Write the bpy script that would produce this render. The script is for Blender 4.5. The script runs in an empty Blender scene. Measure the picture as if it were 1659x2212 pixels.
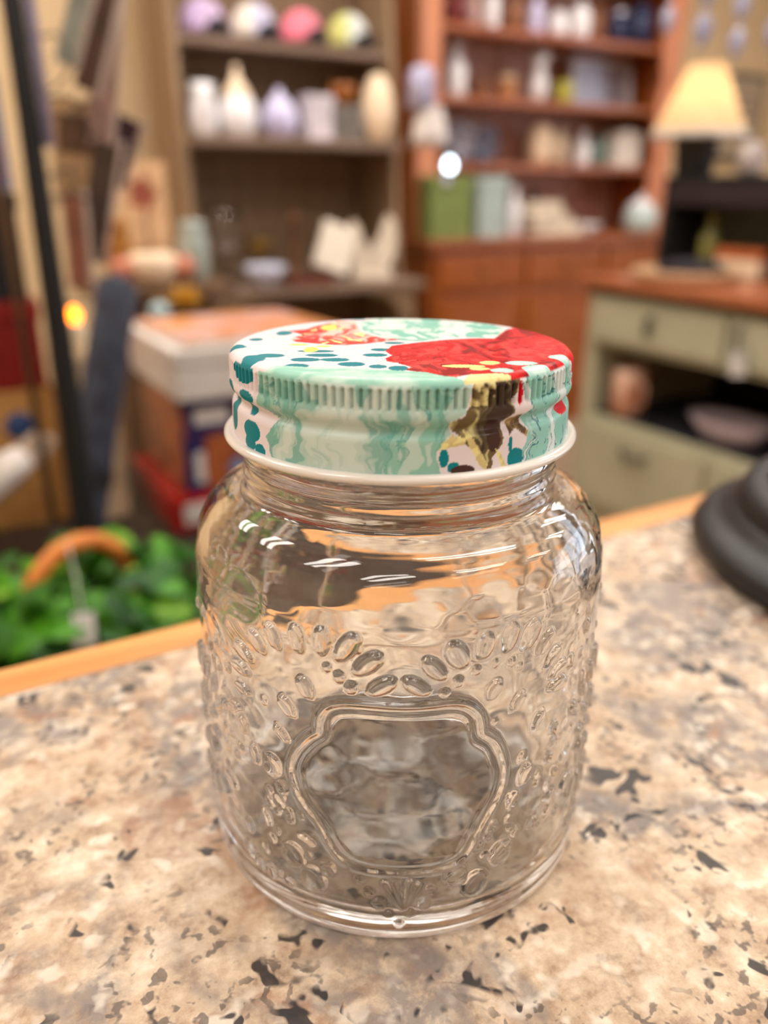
import bpy, bmesh, math, random
import numpy as np
from mathutils import Vector, Matrix

random.seed(7)
R = math.radians
C = bpy.context.scene.collection
SC = bpy.context.scene

# ------------------------------------------------------------------ camera
# room axes: X runs along the counter and the back wall, Y away from the camera, Z up (metres)
YAW, PITCH, ROLL = R(30), R(21.9), R(0.35)
CT = 0.95                                   # counter top height
CAM_Z = CT + 0.167
FWD = Vector((math.sin(YAW), math.cos(YAW), 0)); RGT = Vector((math.cos(YAW), -math.sin(YAW), 0))
view = FWD * math.cos(PITCH) + Vector((0, 0, -math.sin(PITCH)))
up0 = FWD * math.sin(PITCH) + Vector((0, 0, math.cos(PITCH)))
rgt = (RGT * math.cos(ROLL) + up0 * math.sin(ROLL)).normalized()
upv = view.cross(rgt) * -1
cam_d = bpy.data.cameras.new('camera'); cam = bpy.data.objects.new('camera', cam_d); C.objects.link(cam)
cam.matrix_world = Matrix(((rgt.x, upv.x, -view.x, 0), (rgt.y, upv.y, -view.y, 0), (rgt.z, upv.z, -view.z, CAM_Z), (0, 0, 0, 1)))
cam_d.sensor_fit = 'VERTICAL'; cam_d.sensor_height = 36; cam_d.sensor_width = 27
cam_d.lens = 36 * 1750 / 2212
cam_d.clip_start = 0.01; cam_d.clip_end = 50
cam_d.dof.use_dof = True; cam_d.dof.focus_distance = 0.174; cam_d.dof.aperture_fstop = 6.8
SC.camera = cam

# ------------------------------------------------------------------ world, exposure
w = bpy.data.worlds.new('world'); SC.world = w; w.use_nodes = True
bg = w.node_tree.nodes['Background']; bg.inputs[0].default_value = (0.80, 0.88, 1.0, 1); bg.inputs[1].default_value = 3.0
SC.view_settings.view_transform = 'Standard'; SC.view_settings.look = 'None'
SC.view_settings.gamma = 1; SC.view_settings.use_curve_mapping = False
SC.view_settings.exposure = 0.12
SC.cycles.use_denoising = True; SC.cycles.use_adaptive_sampling = True; SC.cycles.adaptive_threshold = .1; SC.cycles.adaptive_min_samples = 12
SC.cycles.max_bounces = 32; SC.cycles.transmission_bounces = 24; SC.cycles.glossy_bounces = 24
SC.cycles.diffuse_bounces = 3; SC.cycles.transparent_max_bounces = 12
SC.cycles.sample_clamp_indirect = 3; SC.cycles.sample_clamp_direct = 0
SC.cycles.caustics_refractive = True; SC.cycles.caustics_reflective = True; SC.cycles.blur_glossy = 0.3

# ------------------------------------------------------------------ materials
def lin(c):
    return tuple(((v / 255) / 12.92 if v / 255 <= .04045 else ((v / 255 + .055) / 1.055) ** 2.4) for v in c[:3])
MATS = {}
def mat(name, c1, c2=None, scale=20.0, rough=.5, metal=0.0, stretch=(1, 1, 1), bump=0.0, trans=0.0, ior=1.45,
        emit=None, es=0.0, coat=0.0, detail=4.0, spec=.5, sub=0.0, lo=.35, hi=.65):
    if name in MATS: return MATS[name]
    m = bpy.data.materials.new(name); m.use_nodes = True; MATS[name] = m
    nt = m.node_tree; b = nt.nodes['Principled BSDF']
    b.inputs['Roughness'].default_value = rough; b.inputs['Metallic'].default_value = metal
    b.inputs['Transmission Weight'].default_value = trans; b.inputs['IOR'].default_value = ior
    b.inputs['Coat Weight'].default_value = coat; b.inputs['Specular IOR Level'].default_value = spec
    tc = nt.nodes.new('ShaderNodeTexCoord'); mp = nt.nodes.new('ShaderNodeMapping'); nz = nt.nodes.new('ShaderNodeTexNoise')
    mp.inputs['Scale'].default_value = stretch
    nz.inputs['Scale'].default_value = scale; nz.inputs['Detail'].default_value = detail
    nt.links.new(tc.outputs['Object'], mp.inputs[0]); nt.links.new(mp.outputs[0], nz.inputs[0])
    cr = nt.nodes.new('ShaderNodeValToRGB'); nt.links.new(nz.outputs[0], cr.inputs[0])
    c2 = c2 or tuple(v * .86 for v in c1)
    cr.color_ramp.elements[0].position = lo; cr.color_ramp.elements[1].position = hi
    cr.color_ramp.elements[0].color = (*lin(c2), 1); cr.color_ramp.elements[1].color = (*lin(c1), 1)
    nt.links.new(cr.outputs[0], b.inputs['Base Color'])
    if bump:
        bp = nt.nodes.new('ShaderNodeBump'); bp.inputs['Strength'].default_value = bump; bp.inputs['Distance'].default_value = .002
        nt.links.new(nz.outputs[0], bp.inputs['Height']); nt.links.new(bp.outputs[0], b.inputs['Normal'])
    if emit:
        b.inputs['Emission Color'].default_value = (*lin(emit), 1); b.inputs['Emission Strength'].default_value = es
    if sub:
        tr = nt.nodes.new('ShaderNodeBsdfTranslucent'); mx = nt.nodes.new('ShaderNodeMixShader'); mx.inputs[0].default_value = sub
        nt.links.new(cr.outputs[0], tr.inputs[0]); nt.links.new(b.outputs[0], mx.inputs[1]); nt.links.new(tr.outputs[0], mx.inputs[2])
        nt.links.new(mx.outputs[0], nt.nodes['Material Output'].inputs[0])
    return m

def wood(name, c1, c2, axis=0, rough=.45, scale=14, coat=0.0):
    st = [9, 9, 9]; st[axis] = 1
    return mat(name, c1, c2, scale=scale, rough=rough, stretch=tuple(v / 2 for v in st), bump=.15, detail=6, coat=coat)

# ------------------------------------------------------------------ mesh helpers
def link(name, me, m, parent=None, loc=(0, 0, 0), rot=(0, 0, 0), smooth=True):
    if m is not None and len(me.materials) == 0: me.materials.append(m)
    if smooth:
        me.polygons.foreach_set('use_smooth', [True] * len(me.polygons))
    o = bpy.data.objects.new(name, me); C.objects.link(o)
    o.location = loc; o.rotation_euler = rot; o.parent = parent
    return o

def thing(name, label, cat, loc=(0, 0, 0), rz=0.0, group=None, rot=None):
    o = bpy.data.objects.new(name, None); C.objects.link(o); o.empty_display_size = .05
    lift = .0008 if .05 < loc[2] < 2.5 else 0          # rests on its support with a hair of air, no shared faces
    o.location = (loc[0], loc[1], loc[2] + lift); o.rotation_euler = rot or (0, 0, rz)
    return tag(o, label, cat, group)
def tag(o, label=None, cat=None, group=None, kind=None):
    if label: o['label'] = label
    if cat: o['category'] = cat
    if group: o['group'] = group
    if kind: o['kind'] = kind
    return o

def box(name, m, size, loc, parent=None, bevel=.003, rot=(0, 0, 0), seg=2):
    """box with its origin at the centre of its underside"""
    bm = bmesh.new(); bmesh.ops.create_cube(bm, size=1)
    for v in bm.verts: v.co = Vector((v.co.x * size[0], v.co.y * size[1], (v.co.z + .5) * size[2]))
    bv = min(bevel, min(size) * .3)
    if bv > 0: bmesh.ops.bevel(bm, geom=bm.edges[:], offset=bv, segments=seg, profile=.7, affect='EDGES')
    me = bpy.data.meshes.new(name); bm.to_mesh(me); bm.free()
    return link(name, me, m, parent, loc, rot, smooth=False)
def bar(name, m, x0, x1, y0, y1, z0, z1, parent=None, bevel=.003):
    return box(name, m, (x1 - x0, y1 - y0, z1 - z0), ((x0 + x1) / 2, (y0 + y1) / 2, z0), parent, bevel)

def lathe(name, m, prof, loc=(0, 0, 0), parent=None, seg=40, rot=(0, 0, 0), fn=None, smooth=True):
    vs, fs, rings = [], [], []
    for (r, z) in prof:
        if r < 1e-6: rings.append([len(vs)]); vs.append((0, 0, z))
        else:
            s = len(vs); rings.append(list(range(s, s + seg)))
            for k in range(seg):
                a = 2 * math.pi * k / seg; rr = r if fn is None else fn(r, z, a)
                vs.append((rr * math.cos(a), rr * math.sin(a), z))
    for A, B in zip(rings, rings[1:]):
        if len(A) == 1 and len(B) == 1: continue
        for k in range(seg):
            k2 = (k + 1) % seg
            if len(A) == 1: fs.append((A[0], B[k2], B[k]))
            elif len(B) == 1: fs.append((A[k], A[k2], B[0]))
            else: fs.append((A[k], A[k2], B[k2], B[k]))
    me = bpy.data.meshes.new(name); me.from_pydata(vs, [], fs); me.validate()
    bm = bmesh.new(); bm.from_mesh(me); bmesh.ops.recalc_face_normals(bm, faces=bm.faces[:]); bm.to_mesh(me); bm.free()
    return link(name, me, m, parent, loc, rot, smooth)

def tube(name, m, pts, r, parent=None, loc=(0, 0, 0), seg=10, rot=(0, 0, 0), caps=True, flat=1.0):
    pts = [Vector(p) for p in pts]; rs = r if isinstance(r, (list, tuple)) else [r] * len(pts)
    vs, fs = [], []; prev = None
    for i, p in enumerate(pts):
        t = (pts[min(i + 1, len(pts) - 1)] - pts[max(i - 1, 0)]).normalized()
        if prev is None: n = t.orthogonal().normalized()
        else: n = (prev - t * prev.dot(t)).normalized()
        prev = n; b = t.cross(n)
        for k in range(seg):
            a = 2 * math.pi * k / seg
            vs.append(p + (n * math.cos(a) + b * math.sin(a) * flat) * rs[i])
    for i in range(len(pts) - 1):
        for k in range(seg):
            k2 = (k + 1) % seg
            fs.append((i * seg + k, i * seg + k2, (i + 1) * seg + k2, (i + 1) * seg + k))
    if caps:
        fs.append(tuple(range(seg))[::-1]); fs.append(tuple(range((len(pts) - 1) * seg, len(pts) * seg)))
    me = bpy.data.meshes.new(name); me.from_pydata([tuple(v) for v in vs], [], fs)
    return link(name, me, m, parent, loc, rot)

def prism(name, m, poly, depth, parent=None, loc=(0, 0, 0), rot=(0, 0, 0), bevel=.002, plane='XZ'):
    """outline extruded to a solid; plane XZ extrudes along +Y, XY along +Z, YZ along +X"""
    f = {'XZ': lambda a, b, d: (a, d, b), 'XY': lambda a, b, d: (a, b, d), 'YZ': lambda a, b, d: (d, a, b)}[plane]
    bm = bmesh.new(); vs = [bm.verts.new(f(a, b, 0)) for a, b in poly]; fc = bm.faces.new(vs)
    ex = bmesh.ops.extrude_face_region(bm, geom=[fc]); d = Vector(f(0, 0, depth))
    for v in [g for g in ex['geom'] if isinstance(g, bmesh.types.BMVert)]: v.co += d
    bmesh.ops.recalc_face_normals(bm, faces=bm.faces[:])
    if bevel: bmesh.ops.bevel(bm, geom=[e for e in bm.edges], offset=bevel, segments=2, affect='EDGES', clamp_overlap=True)
    me = bpy.data.meshes.new(name); bm.to_mesh(me); bm.free()
    return link(name, me, m, parent, loc, rot, smooth=False)

def grid_mesh(name, V, closed=True):
    """V: (rows, cols, 3) array -> quads, wrapped in the column direction"""
    n, k = V.shape[:2]
    i = np.arange(n - 1)[:, None] * k; j = np.arange(k)[None, :]; j2 = (j + 1) % k
    F = np.stack([i + j, i + j2, i + k + j2, i + k + j], -1).reshape(-1, 4)
    return V.reshape(-1, 3), F
def mesh_np(name, V, F):
    me = bpy.data.meshes.new(name)
    me.vertices.add(len(V)); me.vertices.foreach_set('co', np.asarray(V, np.float32).ravel())
    me.loops.add(F.size); me.loops.foreach_set('vertex_index', F.astype(np.int32).ravel())
    me.polygons.add(len(F)); me.polygons.foreach_set('loop_start', np.arange(len(F), dtype=np.int32) * 4)
    me.update(calc_edges=True); me.validate()
    return me

def copy_tree(o, parent=None):
    c = o.copy(); C.objects.link(c); c.parent = parent
    for ch in list(o.children): copy_tree(ch, c)
    return c

# ------------------------------------------------------------------ the room
M_wall = mat('tan painted wall', (232, 204, 162), (226, 196, 152), scale=3, rough=.8)
M_ceil = mat('tan ceiling', (190, 164, 140), (174, 148, 126), scale=5, rough=.9)
M_floor = mat('tan carpet', (168, 144, 118), (148, 124, 100), scale=60, rough=.95)
X0, X1, Y0, Y1, ZT = -2.6, 5.2, -3.2, 3.56, 2.9
tag(bar('floor', M_floor, X0, X1, Y0, Y1, -.1, 0, bevel=0), kind='structure')
tag(bar('ceiling', M_ceil, X0, X1, Y0, Y1, ZT, ZT + .1, bevel=0), kind='structure')
tag(bar('wall_back', M_wall, X0, X1, Y1, Y1 + .1, 0, ZT, bevel=0), kind='structure')
tag(bar('wall_left', M_wall, X0 - .1, X0, Y0, Y1, 0, ZT, bevel=0), kind='structure')
# shop front to the right of the picture: wide windows above a low wall, daylight comes in here
M_frame = mat('dark window frame', (70, 62, 55), rough=.5)
M_light_wall = mat('cream painted wall', (222, 208, 184), scale=3, rough=.8)
wr = tag(bar('wall_right', M_light_wall, X1, X1 + .1, Y0, Y1, 0, .8, bevel=0), kind='structure')
bar('wall_header', M_light_wall, -.05, .05, (Y0 - Y1) / 2, (Y1 - Y0) / 2, 2.55, ZT, wr)
for i, (a, b) in enumerate(((-3.2, -2.9), (-.95, -.75), (1.2, Y1))):
    bar('wall_pier', M_light_wall, -.05, .05, a - (Y0 + Y1) / 2, b - (Y0 + Y1) / 2, .8, 2.55, wr)
for i, (a, b) in enumerate(((-2.9, -.95), (-.75, 1.2))):
    wn = tag(bar('window_%d' % (i + 1), M_frame, X1 + .02, X1 + .08, a, b, .8, .86), kind='structure')
    bar('window_frame', M_frame, -.03, .03, -(b - a) / 2, (b - a) / 2, .83, .88, wn)
    bar('window_frame', M_frame, -.03, .03, -.03, .03, .06, 1.75, wn)
tag(bar('wall_front', M_light_wall, X0, X1, Y0 - .1, Y0, 0, ZT, bevel=0), kind='structure')

# fluorescent ceiling fixtures: two lit diffuser strips each
M_diff = mat('white diffuser', (244, 240, 232), rough=.5); LAMP_W = 9.2
M_housing = mat('white enamel housing', (232, 230, 224), rough=.4)
def fixture(x, y, label, rz=0.0):
    t = thing('ceiling_light', label, 'ceiling light', (x, y, ZT), rz, 'fluorescent ceiling lights')
    box('housing', M_housing, (1.25, .46, .05), (0, 0, -.05), t)
    for s in (-1, 1):
        box('diffuser', M_diff, (1.2, .16, .012), (0, s * .13, -.06), t, .001)
        ld = bpy.data.lights.new('tube_light', 'AREA'); ld.shape = 'RECTANGLE'; ld.size = 1.18; ld.size_y = .15; ld.energy = LAMP_W; ld.color = lin((252, 245, 236)); ld.normalize = True
        lo = bpy.data.objects.new('tube_light', ld); C.objects.link(lo); lo.location = (0, s * .13, -.0625); lo.parent = t
FIX = [(-1.2, -1.5), (.9, -1.5), (3.0, -1.5), (-1.2, .1), (.9, .1), (3.0, .1), (-.9, 1.5), (.9, 1.5), (2.7, 1.5), (-.6, 2.55), (1.1, 2.45), (2.8, 2.45)]  # more fixtures added towards the back to brighten the shelves there
for i, (x, y) in enumerate(FIX):
    fixture(x, y, 'white twin-strip fluorescent light on the ceiling above the shop')

# ------------------------------------------------------------------ the counter
def counter_material():
    m = bpy.data.materials.new('speckled granite laminate'); m.use_nodes = True; nt = m.node_tree; N = nt.nodes; L = nt.links
    b = N['Principled BSDF']; b.inputs['Roughness'].default_value = .38; b.inputs['Specular IOR Level'].default_value = .35
    tc = N.new('ShaderNodeTexCoord')
    def noise(scale, detail=4, rough=.55, dist=0.0, off=(0, 0, 0), st=(1, 1, 1)):
        mp = N.new('ShaderNodeMapping'); mp.inputs['Location'].default_value = off; mp.inputs['Scale'].default_value = st
        L.new(tc.outputs['Object'], mp.inputs[0])
        n = N.new('ShaderNodeTexNoise'); n.inputs['Scale'].default_value = scale; n.inputs['Detail'].default_value = detail
        n.inputs['Roughness'].default_value = rough; n.inputs['Distortion'].default_value = dist
        L.new(mp.outputs[0], n.inputs[0]); return n.outputs[0]
    def ramp(s, stops):
        r = N.new('ShaderNodeValToRGB'); e = r.color_ramp.elements
        while len(e) < len(stops): e.new(.5)
        for k, (p, c) in enumerate(stops): e[k].position = p; e[k].color = (*(lin(c) if max(c) > 1.01 else c), 1)
        L.new(s, r.inputs[0]); return r.outputs[0]
    def mask(s, a, b_): return ramp(s, [(a, (0, 0, 0)), (b_, (1, 1, 1))])
    def mix(f, a, c, k=1.0):
        if k != 1.0: f = mul(f, k)
        n = N.new('ShaderNodeMix'); n.data_type = 'RGBA'; L.new(f, n.inputs[0]); L.new(a, n.inputs[6])
        if isinstance(c, tuple): n.inputs[7].default_value = (*lin(c), 1)
        else: L.new(c, n.inputs[7])
        return n.outputs[2]
    def mul(a, c):
        n = N.new('ShaderNodeMath'); n.operation = 'MULTIPLY'; L.new(a, n.inputs[0])
        if isinstance(c, (int, float)): n.inputs[1].default_value = c
        else: L.new(c, n.inputs[1])
        return n.outputs[0]
    base = ramp(noise(105, 5, .72), [(.30, (140, 112, 90)), (.43, (184, 158, 132)), (.55, (210, 187, 160)), (.70, (236, 218, 196))])
    # warm tan clouds, grey clouds, rust veins, white grains, dark crystals
    col = mix(mul(mask(noise(30, 4, .6, .6, (3, 1, 0)), .48, .64), .5), base, (182, 150, 118))
    grey = mul(mask(noise(17, 4, .66, .9, (7.4, 2.2, 1)), .45, .57), mask(noise(110, 4, .65, .3, (1, 5, 2)), .34, .54))
    col = mix(mul(grey, .82), col, (122, 115, 113))
    rust = mul(mask(noise(26, 3, .6, 1.6, (11, 4, 0)), .56, .66), mask(noise(90, 3, .6, 0, (2, 9, 0)), .36, .60))
    col = mix(mul(rust, .6), col, (152, 100, 72))
    wh = mul(mask(noise(140, 2, .5, 0, (5, 5, 0)), .54, .64), mask(noise(30, 2, .5, 0, (9, 3, 0)), .42, .6))
    col = mix(mul(wh, .55), col, (248, 238, 222))
    dk = mul(mask(noise(100, 2, .6, .4, (4, 8, 3)), .565, .595), mask(noise(38, 3, .6, .8, (2.3, 2.1, 6)), .50, .55))
    col = mix(mul(dk, .93), col, (38, 38, 42))
    dk2 = mul(mask(noise(280, 2, .5, .3, (6, 1, 9)), .56, .62), mask(noise(28, 2, .5, .3, (0, 7, 1)), .44, .56))
    col = mix(mul(dk2, .75), col, (78, 70, 66))
    L.new(col, b.inputs['Base Color'])
    bp = N.new('ShaderNodeBump'); bp.inputs['Strength'].default_value = .05; bp.inputs['Distance'].default_value = .001
    L.new(noise(500, 2), bp.inputs['Height']); L.new(bp.outputs[0], b.inputs['Normal'])
    return m
M_counter = counter_material()
M_oak = wood('honey oak edging', (222, 160, 92), (196, 130, 66), 0, .4, 16)
M_panel = wood('oak panel', (150, 96, 52), (128, 78, 40), 2, .5)
ct = thing('checkout_counter', 'shop counter with speckled beige granite laminate top and honey oak edge', 'counter', (0, 0, 0))
bar('worktop', M_counter, -.9, 2.0, -.75, .274, CT - .035, CT, ct, bevel=.0005)
bar('edge_strip', M_oak, -.9, 2.0, .274, .293, CT - .04, CT + .0005, ct, bevel=.0025)
bar('body', M_panel, -.85, 1.95, -.7, .25, .0, CT - .035, ct)

# ------------------------------------------------------------------ the glass jar (units of the lid radius, then scaled)
S = 0.04
Z_BASE = -3.272
JD, JX = 4.794 * S, .092 * S
jar_loc = FWD * JD + RGT * JX
jar = thing('glass_jar', 'clear embossed glass jar with floral metal screw lid on the granite counter', 'jar', (jar_loc.x, jar_loc.y, CT - .0004), -YAW)
# local frame of the jar: -y faces the camera, x to the right; theta 0 faces the camera

DROPS = [(-.678,-1.306,-.594,-1.428,.3),(-.577,-1.224,-.515,-1.37,.3),(-.445,-1.185,-.417,-1.353,.3),(-.323,-1.165,-.321,-1.34,.3),(-.174,-1.185,-.261,-1.353,.3),(-.076,-1.288,-.191,-1.418,.3),(-.019,-1.433,-.136,-1.529,.3),(-.783,-1.434,-.664,-1.512,.3),(-.814,-1.561,-.686,-1.607,.3),(-.795,-1.697,-.688,-1.729,.3),(-.86,-1.884,-.76,-1.87,.3),
 (.007,-1.432,.118,-1.524,.3),(.083,-1.31,.18,-1.445,.3),(.185,-1.228,.26,-1.388,.38),(.359,-1.202,.315,-1.353,.36),(.479,-1.179,.427,-1.349,.3),(.596,-1.196,.518,-1.37,.28),(.692,-1.301,.593,-1.426,.28),(.74,-1.423,.648,-1.534,.28),(.804,-1.551,.68,-1.618,.28),(.821,-1.682,.678,-1.685,.28),
 (-.431,-1.49,-.367,-1.615,.34),(-.527,-1.645,-.452,-1.764,.34),(.416,-1.494,.361,-1.615,.36),(.542,-1.617,.481,-1.734,.32),(.672,-1.803,.61,-1.927,.3),(.768,-1.933,.738,-2.023,.3),(-.773,-1.914,-.745,-2.04,.3),(-.563,-1.851,-.484,-1.946,.25),(-.701,-2.066,-.675,-2.206,.3),(.61,-2.134,.558,-2.27,.36),(.75,-2.132,.72,-2.214,.3),(.797,-2.279,.773,-2.348,.3),(.78,-2.411,.738,-2.497,.3),(.686,-2.547,.632,-2.636,.3),(-.464,-2.569,-.372,-2.619,.25),(-.657,-2.489,-.614,-2.615,.22)]
DOTS = [(-.248,-1.448,.032),(-.202,-1.504,.035),(-.3,-1.402,.024),(-.169,-1.278,.018),(.306,-1.414,.027),(.387,-1.396,.024),(.468,-1.416,.026),(.511,-1.459,.023),(.23,-1.469,.03),(.177,-1.532,.024),(-.592,-2.153,.072),(-.538,-2.278,.046),(-.617,-2.346,.027),(-.573,-2.393,.031),(.675,-2.316,.028),(.422,-2.49,.043),(.405,-2.559,.032),(.361,-2.607,.036),(.482,-2.718,.082),(.36,-2.884,.087),(.26,-2.784,.076),(.147,-2.863,.036),(-.491,-2.752,.086),(-.391,-2.876,.09),(-.317,-2.761,.052),(-.129,-2.883,.034),(-.171,-2.802,.03),(-.082,-2.961,.041),(.119,-2.964,.041),(-.04,-3.038,.027),(.055,-3.03,.029),(.008,-3.116,.024),(.521,-2.39,.031),(.512,-2.481,.028),(-.503,-2.485,.035),(-.446,-2.435,.027),(-.413,-2.708,.028),(.398,-2.692,.028),(-.617,-1.732,.028),(-.353,-1.769,.017),(.405,-1.763,.017)]
MED = [(-.360,-1.822),(-.349,-1.80),(-.349,-1.769),(-.342,-1.701),(-.304,-1.628),(-.236,-1.592),(-.128,-1.584),(-.012,-1.592),(.104,-1.591),(.211,-1.582),(.285,-1.613),(.334,-1.681),(.350,-1.763),(.350,-1.80),(.360,-1.822),(.378,-1.838),(.418,-1.885),(.46,-2.011),(.48,-2.128),(.464,-2.266),(.41,-2.39),(.369,-2.485),(.347,-2.571),(.294,-2.683),(.198,-2.726),(.022,-2.735),(-.176,-2.724),(-.26,-2.671),(-.32,-2.567),(-.353,-2.457),(-.443,-2.329),(-.484,-2.212),(-.493,-2.089),(-.461,-1.976),(-.411,-1.885),(-.378,-1.838)]
FAN = [(.019,-2.992,-.059,-2.803),(.022,-2.982,-.013,-2.781),(.027,-2.982,.057,-2.792),(.034,-2.992,.087,-2.818)]

def inside(poly, X, Y):
    px = np.array([p[0] for p in poly]); py = np.array([p[1] for p in poly]); c = np.zeros(X.shape, bool)
    j = len(px) - 1
    for i in range(len(px)):
        t = ((py[i] > Y) != (py[j] > Y)) & (X < (px[j] - px[i]) * (Y - py[i]) / (py[j] - py[i] + 1e-12) + px[i])
        c ^= t; j = i
    return c
def seg_dist(ax, ay, bx, by, X, Y):
    dx, dy = bx - ax, by - ay; t = np.clip(((X - ax) * dx + (Y - ay) * dy) / (dx * dx + dy * dy + 1e-12), 0, 1)
    return np.hypot(X - ax - t * dx, Y - ay - t * dy), t
def smooth_loop(p, it=2):
    for _ in range(it):
        q = []
        for i in range(len(p)):
            a, b = p[i], p[(i + 1) % len(p)]
            q += [(a[0] * .75 + b[0] * .25, a[1] * .75 + b[1] * .25), (a[0] * .25 + b[0] * .75, a[1] * .25 + b[1] * .75)]
        p = q
    return p
def vnoise(X, Y, seed, per=None):
    """smooth value noise on a lattice, wraps in X with period per (lattice cells)"""
    rng = np.random.default_rng(seed); T = rng.random((64, 64))
    xi = np.floor(X).astype(int); yi = np.floor(Y).astype(int); fx = X - xi; fy = Y - yi
    fx = fx * fx * (3 - 2 * fx); fy = fy * fy * (3 - 2 * fy)
    m = per or 64
    a = T[xi % m % 64, yi % 64]; b = T[(xi + 1) % m % 64, yi % 64]; c = T[xi % m % 64, (yi + 1) % 64]; d = T[(xi + 1) % m % 64, (yi + 1) % 64]
    return (a * (1 - fx) + b * fx) * (1 - fy) + (c * (1 - fx) + d * fx) * fy

def emboss(TH, Z):
    """raised glass relief: medallion, flower petals, dots. TH in (-pi, pi], Z in lid radii -> height in lid radii"""
    RR = 1.285; H = np.zeros(TH.shape)
    rng = random.Random(3)
    drops, dots = list(DROPS), list(DOTS)
    # the flowers go on round the sides of the jar, where the front list ends
    for sg in (-1, 1):
        for fc, fz in ((sg * 1.18, -2.25), (sg * 1.95, -1.72)):
            for rad, n, ln, wd in ((.5, 19, .17, .3), (.24, 9, .13, .34)):
                for k in range(n):
                    a = 2 * math.pi * k / n + .1
                    th, z = fc + rad * math.cos(a) / RR, fz + rad * math.sin(a)
                    if abs(th) < .84: continue
                    if z < -3.0 or z > -1.2: continue
                    drops.append((th, z, th - ln * math.cos(a) / RR, z - ln * math.sin(a), wd))
            for k in range(14):
                a = 2 * math.pi * k / 14; th, z = fc + .34 * math.cos(a) / RR, fz + .34 * math.sin(a)
                if abs(th) > .84 and -3.0 < z < -1.2: dots.append((th, z, .03))
    for k in range(150):
        th = rng.choice((-1, 1)) * rng.uniform(.80, 2.55); z = rng.uniform(-3.0, -1.25)
        dots.append((th, z, rng.uniform(.02, .045)))
    for k in range(34):
        th = rng.choice((-1, 1)) * rng.uniform(.50, .84); z = rng.uniform(-3.0, -2.05)
        dots.append((th, z, rng.uniform(.02, .05)))
    back = lambda t: (t + 2 * math.pi) % (2 * math.pi) - math.pi
    drops += [(back(a), b, back(a) + (c - a), d, e) for a, b, c, d, e in DROPS if abs(a) < .6]
    dots += [(back(a), b, c) for a, b, c in DOTS if abs(a) < .6]
    th0, dth = TH[0, 0], TH[0, 1] - TH[0, 0]; z0, dz = Z[0, 0], Z[1, 0] - Z[0, 0]; nr, nc = TH.shape
    def win(ta, tb, za, zb):
        c0, c1 = int((ta - th0) / dth), int((tb - th0) / dth) + 2
        r0, r1 = sorted((int((za - z0) / dz), int((zb - z0) / dz)))
        return slice(max(r0 - 1, 0), min(r1 + 2, nr)), slice(max(c0 - 1, 0), min(c1, nc))
    for a, b, c, d, wd in drops:      # rounded outer end a,b; pointed inner end c,d
        L = math.hypot((c - a) * RR, d - b); W = L * wd
        s = win(min(a, c) - .1, max(a, c) + .1, min(b, d) - .12, max(b, d) + .12)
        X, Y = TH[s] * RR, Z[s]
        if X.size == 0: continue
        ux, uy = (c - a) * RR / L, (d - b) / L
        u = ((X - a * RR) * ux + (Y - b) * uy) / L; v = (-(X - a * RR) * uy + (Y - b) * ux)
        uu = np.clip(u, 0.001, .999)
        half = W * 1.9 * np.sqrt(uu) * (1 - uu) ** .62
        q = np.where((u > 0) & (u < 1), np.abs(v) / (half + 1e-6), 9)
        H[s] = np.maximum(H[s], np.where(q < 1, .034 * np.clip(1 - q * q, 0, 1) ** .42 * np.clip(half / W * 1.5, 0, 1), 0))
    for a, z, r in dots:
        s = win(a - r / RR - .02, a + r / RR + .02, z - r - .02, z + r + .02)
        X, Y = (TH[s] - a) * RR, Z[s] - z
        if X.size == 0: continue
        q = np.hypot(X, Y * .85) / r
        H[s] = np.maximum(H[s], np.where(q < 1, min(.5 * r, .026) * np.sqrt(np.clip(1 - q * q, 0, 1)), 0))
    for off in (0, math.pi):
        for a, b, c, d in FAN:
            for sgn in ((1,) if off == 0 else (1, -1)):
                o = 0 if off == 0 else math.pi * sgn
                s = win(min(a, c) + o - .06, max(a, c) + o + .06, min(b, d) - .06, max(b, d) + .06)
                if TH[s].size == 0: continue
                q, t = seg_dist((a + o) * RR, b, (c + o) * RR, d, TH[s] * RR, Z[s]); q = q / (.014 + .012 * t)
                H[s] = np.maximum(H[s], np.where(q < 1, .020 * np.sqrt(np.clip(1 - q * q, 0, 1)), 0))
    loop = smooth_loop(MED, 1)
    for o in (0, math.pi, -math.pi):
        s = win(-.62 + o, .62 + o, -2.85, -1.45)
        X, Y = (TH[s] - o) * RR, Z[s]
        if X.size == 0: continue
        P = [(a * RR, b) for a, b in loop]; D = np.full(X.shape, 9.0)
        for i in range(len(P)):
            q, _ = seg_dist(*P[i], *P[(i + 1) % len(P)], X, Y); D = np.minimum(D, q)
        ins = inside(P, X, Y); sd = np.where(ins, -D, D)
        keep = np.clip((sd + .02) / .03, 0, 1)                # the medallion clears the relief inside it
        ridge = .022 * np.exp(-(D / .019) ** 2) + .004 * np.exp(-((sd + .07) / .015) ** 2)
        H[s] = np.maximum(H[s] * keep, ridge) + .004 * (1 - keep)
    return H

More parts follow.
